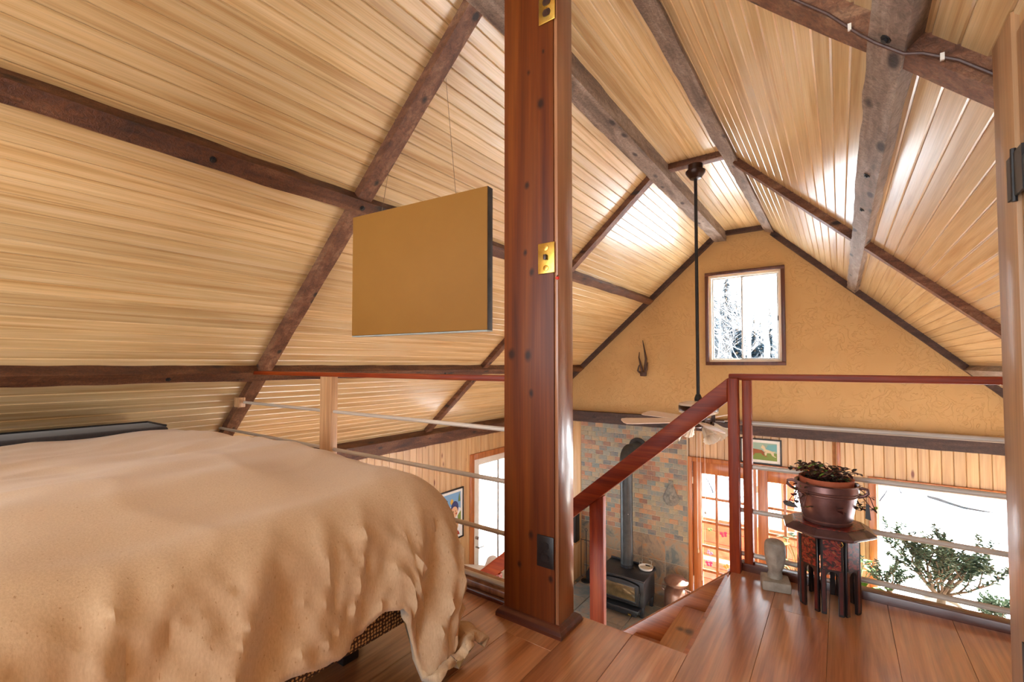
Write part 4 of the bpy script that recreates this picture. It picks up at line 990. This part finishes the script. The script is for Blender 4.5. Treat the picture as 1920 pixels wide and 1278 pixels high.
# ------------------------------------------------------------------ taboret, bucket plant, bust
tb = thing('octagonal_stool', 'red and black lacquered octagonal stool by the railing holding a copper bucket', 'stool', (-0.055, 2.275, 0), R(9))
def octo(r_, ph=math.pi/8): return [(r_*math.cos(2*math.pi*i/8+ph), r_*math.sin(2*math.pi*i/8+ph)) for i in range(8)]
rb = 0.104; rt_ = 0.163
m = M(); rings = [(rt_-0.012,0.298),(rt_,0.306),(rt_,0.312),(rt_-0.028,0.328),(rt_-0.032,0.330)]
vs_ = []; fs2 = []
for r_, z_ in rings: vs_ += [(x_, y_, z_) for x_, y_ in octo(r_)]
for i in range(len(rings)-1):
    for j in range(8): fs2.append((i*8+j, i*8+(j+1) % 8, i*8+8+(j+1) % 8, i*8+8+j))
fs2.append(tuple(range(7,-1,-1))); fs2.append(tuple(range(32,40)))
m.add(vs_, fs2).build('top', 'lacquer_top', tb)
M().prism(octo(rt_-0.04), 0.329, 0.332, 'z').build('top_inlay', 'lacquer_red', tb)
side = 2*rb*math.sin(math.pi/8); ap = rb*math.cos(math.pi/8)
ps = None
for k in range(8):
    a = 2*math.pi*k/8+math.pi/4
    if ps is None:
        w2 = side/2-0.003
        out_ = [(-w2,0),(-w2+0.018,0),(-w2+0.018,0.15),(-w2+0.024,0.162),(0,0.168),(w2-0.024,0.162),(w2-0.018,0.15),(w2-0.018,0),(w2,0),(w2,0.299),(-w2,0.299)]
        ps = M().prism(out_, -ap-0.006, -ap+0.006, 'y').build('side_panel', 'lacquer_black', tb, bevel=0.0015, segs=1)
        q = M().box(-w2+0.008, w2-0.008, -ap-0.0075, -ap-0.006, 0.175, 0.288).build('ornament_panel', 'lacquer_red', ps)
        q2 = M().box(-w2+0.004, -w2+0.014, -ap-0.0072, -ap-0.006, 0.01, 0.17).box(w2-0.014, w2-0.004, -ap-0.0072, -ap-0.006, 0.01, 0.17).build('leg_inlay', 'lacquer_dark', ps)
        ps.rotation_euler = (0,0,a)
    else:
        o = link_copy(ps, tb, None, (0,0,a)); link_copy(q, o); link_copy(q2, o)
M().tube([(0.03,-ap-0.009,0.288),(0.036,-ap-0.012,0.278),(0.03,-ap-0.013,0.268),(0.022,-ap-0.012,0.274)], 0.0015, 6).build('hook', 'brass', tb)
bk = thing('copper_bucket', 'copper-brown bucket with two handles on the octagonal stool', 'bucket', (-0.055, 2.275, 0.332))
prof = [(0.080,0),(0.084,0.004),(0.086,0.014),(0.083,0.018),(0.087,0.024),(0.098,0.10),(0.102,0.128),(0.106,0.131),(0.104,0.136),(0.108,0.141),(0.105,0.146),(0.109,0.151),(0.108,0.176),(0.112,0.180),(0.108,0.183),(0.100,0.176),(0.084,0.02),(0.002,0.016)]
M().lathe([(a_, b__*0.88) for a_, b__ in prof], 40).build('body', 'copper', bk, smooth=True)
for s in (-1, 1):
    M().tube([(s*0.104,0.0,0.112),(s*0.124,0.0,0.120),(s*0.136,0,0.132),(s*0.134,0,0.146),(s*0.118,0,0.150),(s*0.106,0,0.144)], 0.006, 8).build('handle', 'copper', bk, smooth=True)
M().tube([(0.128,-0.01,0.122),(0.129,-0.012,0.092)], 0.001, 6).prism([(0.124,0.037),(0.142,0.032),(0.137,0.092),(0.127,0.095)], -0.013, -0.0115, 'y').build('tag', 'frame_black', bk)
pp = thing('trailing_plant', 'wilted dark-leaved trailing plant in a terracotta pot inside the bucket', 'potted plant', (-0.055, 2.275, 0.345))
M().lathe([(0.062,0),(0.086,0.12),(0.091,0.125),(0.095,0.165),(0.088,0.165),(0.084,0.13),(0.001,0.13)], 28).build('pot', 'terracotta', pp, smooth=True)
M().lathe([(0.083,0.131),(0.082,0.139),(0.04,0.147),(0.001,0.149)], 20).build('soil', 'soil', pp, smooth=True)
def leaf(m, p, d, up_, ln, wd, mi=0, curl=0.25, thick=0.0):
    d = Vector(d).normalized(); s = d.cross(Vector(up_)).normalized(); u = s.cross(d)
    p = Vector(p); vs = [p, p+d*ln*0.35+s*wd*0.5+u*ln*curl*0.3, p+d*ln*0.7+s*wd*0.4+u*ln*curl*0.3, p+d*ln-u*ln*curl*0.2, p+d*ln*0.7-s*wd*0.4+u*ln*curl*0.3, p+d*ln*0.35-s*wd*0.5+u*ln*curl*0.3, p+d*ln*0.5-u*thick]
    m.add(vs, [(0,1,6),(1,2,6),(2,3,6),(3,4,6),(4,5,6),(5,0,6)], mi)
rng = random.Random(3)
st_ = M(); lv = M()
for k in range(46):
    a = rng.uniform(0, 2*math.pi); rr_ = rng.uniform(0.0, 0.05); p0 = Vector((rr_*math.cos(a), rr_*math.sin(a), 0.145)); ln = rng.uniform(0.06, 0.13)
    dirv = Vector((math.cos(a), math.sin(a), 0)); pts = [p0]
    hang = rng.random() < 0.45
    for i in range(1, 6):
        t = i/5
        pts.append(p0+dirv*ln*t*(0.9 if hang else rng.uniform(0.5,0.9))+Vector((rng.uniform(-.01,.01), rng.uniform(-.01,.01), (0.035*math.sin(t*2.0)-(0.12*t*t if hang else -0.02*t)))))
    st_.tube(pts, 0.0016, 5)
    for q in pts[1:]:
        for _ in range(3):
            b_ = rng.uniform(0, 6.28); leaf(lv, q, (math.cos(b_), math.sin(b_), rng.uniform(-0.6,0.7)), (0,0,1), rng.uniform(0.018,0.034), rng.uniform(0.011,0.019), rng.choice((0,0,1,0,1,0,2,0)))
st_.build('stems', 'leaf_red', pp); tag(lv.build('leaves', ['leaf_dark', 'leaf_red', 'leaf_green'], pp), kind='stuff')
bu = thing('stone_bust', 'small pale stone head sculpture on a block beside the stool', 'sculpture', (-0.245, 2.30, 0), R(12))
m = M(); m.v = []; b0 = M().box(-0.055, 0.055, -0.05, 0.05, 0, 0.042); b0.build('base', 'stone', bu, bevel=0.008)
vs_ = []; fs2 = []; K = 28
sec = [(0.040,0.030,0.034,0.012),(0.056,0.030,0.036,0.010),(0.068,0.024,0.032,0.006),(0.085,0.029,0.036,0.0),(0.105,0.036,0.042,-0.004),(0.13,0.040,0.046,-0.004),(0.155,0.042,0.048,-0.002),(0.178,0.042,0.046,0.0),(0.196,0.038,0.040,0.002),(0.204,0.028,0.028,0.004),(0.206,0.002,0.002,0.005)]
for z_, rx, ry, oy in sec:
    for j in range(K):
        t = 2*math.pi*j/K; x_ = rx*math.cos(t); y_ = oy+ry*math.sin(t)
        fr_ = max(0, -math.sin(t)); nose = 0.013*math.exp(-((x_)/0.007)**2)*math.exp(-((z_-0.125)/0.022)**2)*fr_
        brow = 0.006*math.exp(-((z_-0.158)/0.012)**2)*fr_; eye = -0.009*(math.exp(-((abs(x_)-0.018)/0.011)**2))*math.exp(-((z_-0.142)/0.011)**2)*fr_
        flat = -0.010*fr_**3*(1 if 0.09 < z_ < 0.18 else 0.3)
        vs_.append((x_, y_-nose-brow-eye-flat, z_))
for i in range(len(sec)-1):
    for j in range(K): fs2.append((i*K+j, i*K+(j+1) % K, i*K+K+(j+1) % K, i*K+K+j))
hd = M().add(vs_, fs2).build('head', 'stone', bu, smooth=True); hd.modifiers.new('s', 'SUBSURF').render_levels = 1

# ------------------------------------------------------------------ plants in front of the picture window
bench = thing('plant_bench', 'low painted bench under the picture window carrying the plants', 'bench', (1.15, 6.05, ZF))
M().box(-0.85, 0.85, -0.26, 0.26, 0.84, 0.875).build('top', 'white_paint', bench, bevel=0.005)
for px in (-0.78, 0.78):
    for py in (-0.2, 0.2): M().box(px-0.03, px+0.03, py-0.03, py+0.03, 0, 0.84).build('leg', 'white_paint', bench, bevel=0.004)
ZB = ZF+0.875
def succulent(name, label, x_, y_, s, seed, mat='leaf_jade', n_br=9, hgt=0.55, spread=0.38, pot='porcelain', lw=0.022, ll=0.042, n_leaf=8, levels=2):
    t = thing(name, label, 'potted plant', (x_, y_, ZB)); rg = random.Random(seed)
    M().lathe([(0.11*s,0),(0.15*s,0.13*s),(0.165*s,0.135*s),(0.165*s,0.15*s),(0.15*s,0.15*s),(0.14*s,0.125*s),(0.001,0.125*s)], 24).build('pot', pot, t, smooth=True)
    M().lathe([(0.139*s,0.126*s),(0.13*s,0.134*s),(0.001,0.138*s)], 18).build('soil', 'soil', t, smooth=True)
    br = M(); lf_ = M(); tips = []
    def grow(p, d, ln, r_, lev):
        pts = [p]; N = 5; dd = Vector(d)
        for i in range(N):
            dd = (dd+Vector((rg.uniform(-.25,.25), rg.uniform(-.25,.25), rg.uniform(-.02,.16)))).normalized(); pts.append(pts[-1]+dd*ln/N)
        br.tube(pts, [r_*(1-0.6*i/N) for i in range(N+1)], 6)
        if lev > 0:
            for k in range(3):
                q = pts[rg.choice((2,3,4,5))]; a = rg.uniform(0,6.28)
                grow(q, (dd+Vector((math.cos(a), math.sin(a), rg.uniform(-0.1,0.5)))*0.9).normalized(), ln*0.62, r_*0.5, lev-1)
        for q in (pts[-1], pts[-2], pts[-3], pts[-4]):
            for _ in range(n_leaf):
                a = rg.uniform(0,6.28); leaf(lf_, q+Vector((rg.uniform(-1,1),rg.uniform(-1,1),rg.uniform(-1,1)))*0.012, (math.cos(a), math.sin(a), rg.uniform(-0.3,0.9)), (0,0,1), ll*rg.uniform(0.7,1.2), lw*rg.uniform(0.8,1.2), 0, 0.15, 0.006)
    base = Vector((0,0,0.13*s))
    br.tube([base-Vector((0,0,0.02)), base+Vector((0.01,0,0.1*s))], [0.035*s,0.028*s], 10)
    for k in range(n_br):
        a = 2*math.pi*k/n_br+rg.uniform(-.3,.3); e = rg.uniform(0.25,1.0)
        grow(base+Vector((0,0,0.06*s)), Vector((math.cos(a)*spread/hgt*1.2*(1.1-e*0.6), math.sin(a)*0.6*spread/hgt*(1.1-e*0.6), 0.35+e*0.6)).normalized(), hgt*rg.uniform(0.5,0.75), 0.016*s, levels)
    br.build('branches', 'bark', t, smooth=True); tag(lf_.build('leaves', mat, t, smooth=True), kind='stuff')
succulent('jade_plant', 'large branching jade plant in a pot in front of the picture window', 0.74, 5.98, 1.0, 11, n_br=11, hgt=0.62, spread=0.50)
succulent('jade_plant', 'small bushy succulent at the right end under the picture window', 1.10, 5.93, 0.6, 5, n_br=8, hgt=0.26, spread=0.22, lw=0.016, ll=0.035, levels=1)
succulent('jade_plant', 'low silvery succulent in front of the window post', 0.36, 6.0, 0.65, 23, n_br=6, hgt=0.34, spread=0.26, lw=0.018, ll=0.034, levels=1)
def broadleaf(name, label, x_, y_, z_, seed, n_=26, spread=0.26, hgt=0.5, ll=0.11, lw=0.085, pot=True):
    t = thing(name, label, 'potted plant', (x_, y_, z_)); rg = random.Random(seed)
    M().lathe([(0.09,0),(0.12,0.17),(0.13,0.175),(0.13,0.2),(0.118,0.2),(0.112,0.17),(0.001,0.17)], 24).build('pot', 'terracotta', t, smooth=True)
    sm_ = M(); lm = M()
    for k in range(n_):
        a = rg.uniform(0,6.28); e = rg.uniform(0.3,1.0); tip = Vector((math.cos(a)*spread*rg.uniform(0.2,1), math.sin(a)*spread*rg.uniform(0.2,0.9), 0.17+hgt*e))
        sm_.tube([Vector((0,0,0.16)), Vector((tip.x*0.4, tip.y*0.4, 0.17+hgt*e*0.7)), tip], 0.003, 5)
        leaf(lm, tip, (math.cos(a), math.sin(a), rg.uniform(-0.5,0.3)), (0,0,1), ll*rg.uniform(0.8,1.3), lw*rg.uniform(0.8,1.2), 0, 0.2)
    sm_.build('stems', 'leaf_green', t); tag(lm.build('leaves', 'leaf_green', t, smooth=True), kind='stuff')
broadleaf('leafy_houseplant', 'broad-leaved green houseplant behind the bust in front of the right garden door', -0.42, 6.05, -1.72, 4, 30, 0.26, 0.55)
broadleaf('leafy_houseplant', 'bright green houseplant behind the stool beside the window post', 0.12, 6.0, -1.62, 9, 24, 0.2, 0.4)
for (x_, y_, z_, lab) in ((-0.42, 6.05, -1.72, 'narrow wooden plant stand behind the stone bust'), (0.12, 6.0, -1.62, 'narrow wooden plant stand behind the octagonal stool')):
    t = thing('plant_stand', lab, 'plant stand', (x_, y_, ZF)); h_ = z_-ZF
    M().box(-0.13,0.13,-0.13,0.13,h_-0.025,h_).build('top', 'door_fir', t, bevel=0.004)
    for px in (-0.1,0.1):
        for py in (-0.1,0.1): M().box(px-0.014,px+0.014,py-0.014,py+0.014,0,h_-0.025).build('leg', 'door_fir', t)
sh_ = thing('straw_hat_stone', 'flat rounded stone on the bench at the left end of the picture window', 'stone', (0.46, 5.86, ZB))
M().lathe([(0.09,0),(0.12,0.012),(0.11,0.035),(0.06,0.055),(0.001,0.06)], 20).build('stone', 'stone', sh_, smooth=True)
lf_d = M(); leaf(lf_d, (0,0,0), (1,0,-0.35), (0,-1,0), 0.17, 0.10, 0, 0.02)
t = thing('leaf_suncatcher', 'grey leaf-shaped suncatcher hanging on a pane of the right garden door', 'suncatcher', (-0.60, 6.49, -0.70))
m = M().prism([(0,0.0),(0.03,0.018),(0.08,0.02),(0.13,-0.01),(0.165,-0.05),(0.11,-0.055),(0.05,-0.05),(0.015,-0.03)], -0.002, 0.002, 'y'); m.build('leaf', 'iron_black', t)
M().tube([(0.0,0,0),(0.01,0,0.19)], 0.001, 5).build('cord', 'twine', t)

# ------------------------------------------------------------------ armchair down in the living room
ac = thing('armchair', 'cream upholstered armchair beside the white glazed door below the loft', 'armchair', (-3.55, 4.45, ZF), R(-60))
M().box(-0.38,0.38,-0.38,0.38,0.12,0.34).build('seat_base', 'cream_fabric', ac, bevel=0.04, segs=3)
M().box(-0.29,0.29,-0.40,0.24,0.34,0.48).build('seat_cushion', 'cream_fabric', ac, bevel=0.05, segs=3)
M().box(-0.36,0.36,0.22,0.40,0.30,0.84).build('backrest', 'cream_fabric', ac, bevel=0.07, segs=3)
for s in (-1,1):
    M().tube([(s*0.37,-0.40,0.56),(s*0.37,0.36,0.56)], 0.095, 20).box(s*0.37-0.07,s*0.37+0.07,-0.38,0.36,0.13,0.56).build('armrest', 'cream_fabric', ac, smooth=True)
for px in (-0.32,0.32):
    for py in (-0.32,0.32): M().box(px-0.025,px+0.025,py-0.025,py+0.025,0,0.12).build('leg', 'door_fir', ac)
pc_ = M().box(-0.2,0.2,-0.07,0.07,-0.2,0.2).build('throw_pillow', 'cream_fabric', bevel=0.06, segs=3, loc=(-3.50, 4.45, ZF+0.70), rot=(R(12),R(0),R(-60))); tag(pc_, 'pale cushion leaning in the cream armchair', 'cushion')

# ------------------------------------------------------------------ cable along the near right rafter and purlin
def onRn(x_, d): q = Vector((x_, zR(x_)))+nR*d; return q
pts = []
for x_, y_, d in ((-0.60,1.525,0.045),(-0.3,1.524,0.04),(0.02,1.523,0.045),(0.10,1.522,0.06),(0.135,1.52,0.064),(0.19,1.52,0.062),(0.215,1.522,0.045),(0.27,1.523,0.03),(0.33,1.523,0.03)):
    q = onRn(x_, d); pts.append((q.x, y_, q.y))
cbl = thing('electric_cable', 'brown electric cable stapled along the near right rafter over the thick beam', 'cable')
M().tube(pts, 0.0045, 8).build('cable', 'cable_brown', cbl, smooth=True)
for x_, y_, d in ((0.075,1.52,0.055),(0.245,1.52,0.038)):
    q = onRn(x_, d); M().box(q.x-0.004,q.x+0.004,y_-0.004,y_+0.003,q.y-0.009,q.y+0.009).build('staple', 'porcelain', cbl)

# ------------------------------------------------------------------ outdoors
def gh(x_, y_):
    return -2.75 + 0.35*noise.noise((x_*0.09, y_*0.09, 0.3)) + 0.06*noise.noise((x_*0.5, y_*0.5, 3.3)) + 0.11*max(0, y_-24) *min(1, (y_-24)/14)*0.55
m = M(); vs_ = []; fs2 = []; nx, ny = 70, 70
for i in range(nx+1):
    for j in range(ny+1):
        x_ = -70+140*i/nx; y_ = 6.7+(j/ny)**1.6*85; vs_.append((x_, y_, gh(x_, y_)))
for i in range(nx):
    for j in range(ny): a = i*(ny+1)+j; fs2.append((a, a+ny+1, a+ny+2, a+1))
o = m.add(vs_, fs2).build('snow_ground', 'snow', smooth=True); tag(o, 'snow covered ground outside the windows', 'snow', kind='structure')
tag(M().box(-30, XL-0.17, -12, 6.7, -2.9, -2.6).build('snow_ground', 'snow'), 'snow outside the white side door', 'snow', kind='structure')
def conifer(x_, y_, h_, seed, label):
    t = thing('conifer', label, 'tree', (x_, y_, gh(x_, y_)-0.1), 0, 'conifers beyond the gable window'); rg = random.Random(seed)
    M().tube([(0,0,0),(0,0,h_*0.95)], [h_*0.018, 0.02], 7).build('trunk', 'bark', t)
    f_ = M()
    for k in range(int(h_*60)):
        tt = rg.random()**0.8; zz = h_*(0.08+0.9*tt); r_ = h_*0.17*(1-tt)+0.12; a = rg.uniform(0,6.28)
        leaf(f_, (0,0,zz), (math.cos(a), math.sin(a), rg.uniform(-0.5,-0.05)), (0,0,1), r_*rg.uniform(0.7,1.15), r_*0.42, 0, 0.06)
    tag(f_.build('boughs', 'conifer', t), kind='stuff')
spots = [(-6.3,30,7.2),(-8.2,36,9.5),(-5.2,33,6.2),(-6.9,37,7.5),(-5.4,40,7.0),(-4.2,36,5.4),(-3.4,34,4.6),(-4.9,45,8.0),(-9.6,43,9.5),(-3.1,40,5.6),(-6.9,31.5,11.0),(-7.4,40,11.0),(-6.0,36,9.0),(-9.0,46,9.0),(-8.2,46.5,8.2),(-7.3,46,8.6),(-6.4,47,8.0),(-5.6,46,8.4),(-4.1,46,7.6),(-3.5,47,7.0),(-4.7,38,6.4)]
for i, (x_, y_, h_) in enumerate(spots): conifer(x_, y_, h_, 40+i, 'dark blue-green conifer in the woods seen through the gable window')
def birch(x_, y_, h_, seed, label, mat='white_bark', dens=14, r0=0.09):
    t = thing('bare_tree', label, 'tree', (x_, y_, gh(x_, y_)-0.1)); rg = random.Random(seed)
    m = M(); b_ = M(); pts = [Vector((0,0,0))]
    for i in range(8): pts.append(pts[-1]+Vector((rg.uniform(-.14,.14), rg.uniform(-.1,.1), h_/8)))
    m.tube(pts, [r0*(1-0.09*i) for i in range(9)], 8); m.build('trunk', mat, t, smooth=True)
    def tw(p, d, ln, r_, lev):
        pp_ = [p]; dd = Vector(d)
        for i in range(4): dd = (dd+Vector((rg.uniform(-.3,.3), rg.uniform(-.3,.3), rg.uniform(-.1,.25)))).normalized(); pp_.append(pp_[-1]+dd*ln/4)
        b_.tube(pp_, [r_*(1-0.2*i) for i in range(5)], 4, False)
        if lev:
            for k in range(4): a = rg.uniform(0,6.28); tw(pp_[rg.choice((1,2,3,4))], (dd+Vector((math.cos(a),math.sin(a),0.3))*0.8).normalized(), ln*0.6, r_*0.6, lev-1)
    for k in range(dens):
        a = rg.uniform(0,6.28); p_ = pts[rg.randint(2,8)]; tw(p_, Vector((math.cos(a), math.sin(a), 0.5)).normalized(), h_*rg.uniform(0.12,0.24), r0*0.2, 2)
    tag(b_.build('branches', mat, t), kind='stuff')
birch(-1.95, 17, 8.5, 1, 'thick pale birch trunk in the right pane of the gable window', r0=0.14)
birch(-3.05, 20, 8.5, 2, 'slim pale birch in the middle of the gable window', r0=0.11)
birch(-2.0, 14.0, 5.2, 3, 'low bare branching shrub tree filling the lower gable window', 'white_bark', 22, 0.05)
birch(-3.0, 15.5, 5.2, 6, 'bare branching shrub tree at the lower left of the gable window', 'white_bark', 22, 0.05)
birch(1.35, 16.6, 1.1, 4, 'leafless bush on the snow at the upper left of the picture window', 'twigs', 30, 0.022)
birch(0.75, 15.2, 0.9, 5, 'smaller leafless bush on the snow near the garden doors', 'twigs', 24, 0.02)
birch(-2.9, 13.6, 1.5, 8, 'leafless bush on the snow seen through the left garden door', 'twigs', 24, 0.02)
lg = thing('fallen_branch', 'long dark fallen branch lying across the snow outside the picture window', 'branch')
pts = [(1.83,16.4,gh(1.83,16.4)+0.02),(2.02,16.15,gh(2.02,16.15)+0.03),(2.22,15.87,gh(2.22,15.87)+0.02),(2.42,15.62,gh(2.42,15.62)+0.02),(2.9,15.5,gh(2.9,15.5)+0.02)]
M().tube(pts, [0.03,0.045,0.04,0.035,0.012], 7).build('stem', 'frame_black', lg, smooth=True)
M().tube([pts[3], (2.44,15.6,gh(2.44,15.6)+0.35), (2.46,15.58,gh(2.46,15.58)+0.7)], [0.015,0.01,0.004], 5).build('twig', 'bark', lg)
po = thing('porch_parapet', 'reddish board parapet of the porch outside the garden doors', 'parapet', (-0.9, 7.7, -2.6))
for i in range(6): M().box(-1.9, 1.05, 0, 0.04, 0.02+i*0.19, 0.02+i*0.19+0.182).build('siding_board', 'red_siding', po, bevel=0.004)
M().box(-1.95, 1.1, -0.06, 0.10, 1.165, 1.20).build('cap', 'white_paint', po, bevel=0.005)
M().box(-1.95, 1.1, -0.03, 0.0, 0.5, 0.56).build('rail', 'white_paint', po, bevel=0.004)
pq = M().box(-0.72, -0.56, 7.6, 7.72, -1.40, 0.4).build('porch_post', 'red_siding', bevel=0.006); tag(pq, 'reddish porch post seen through the right garden door', 'post')
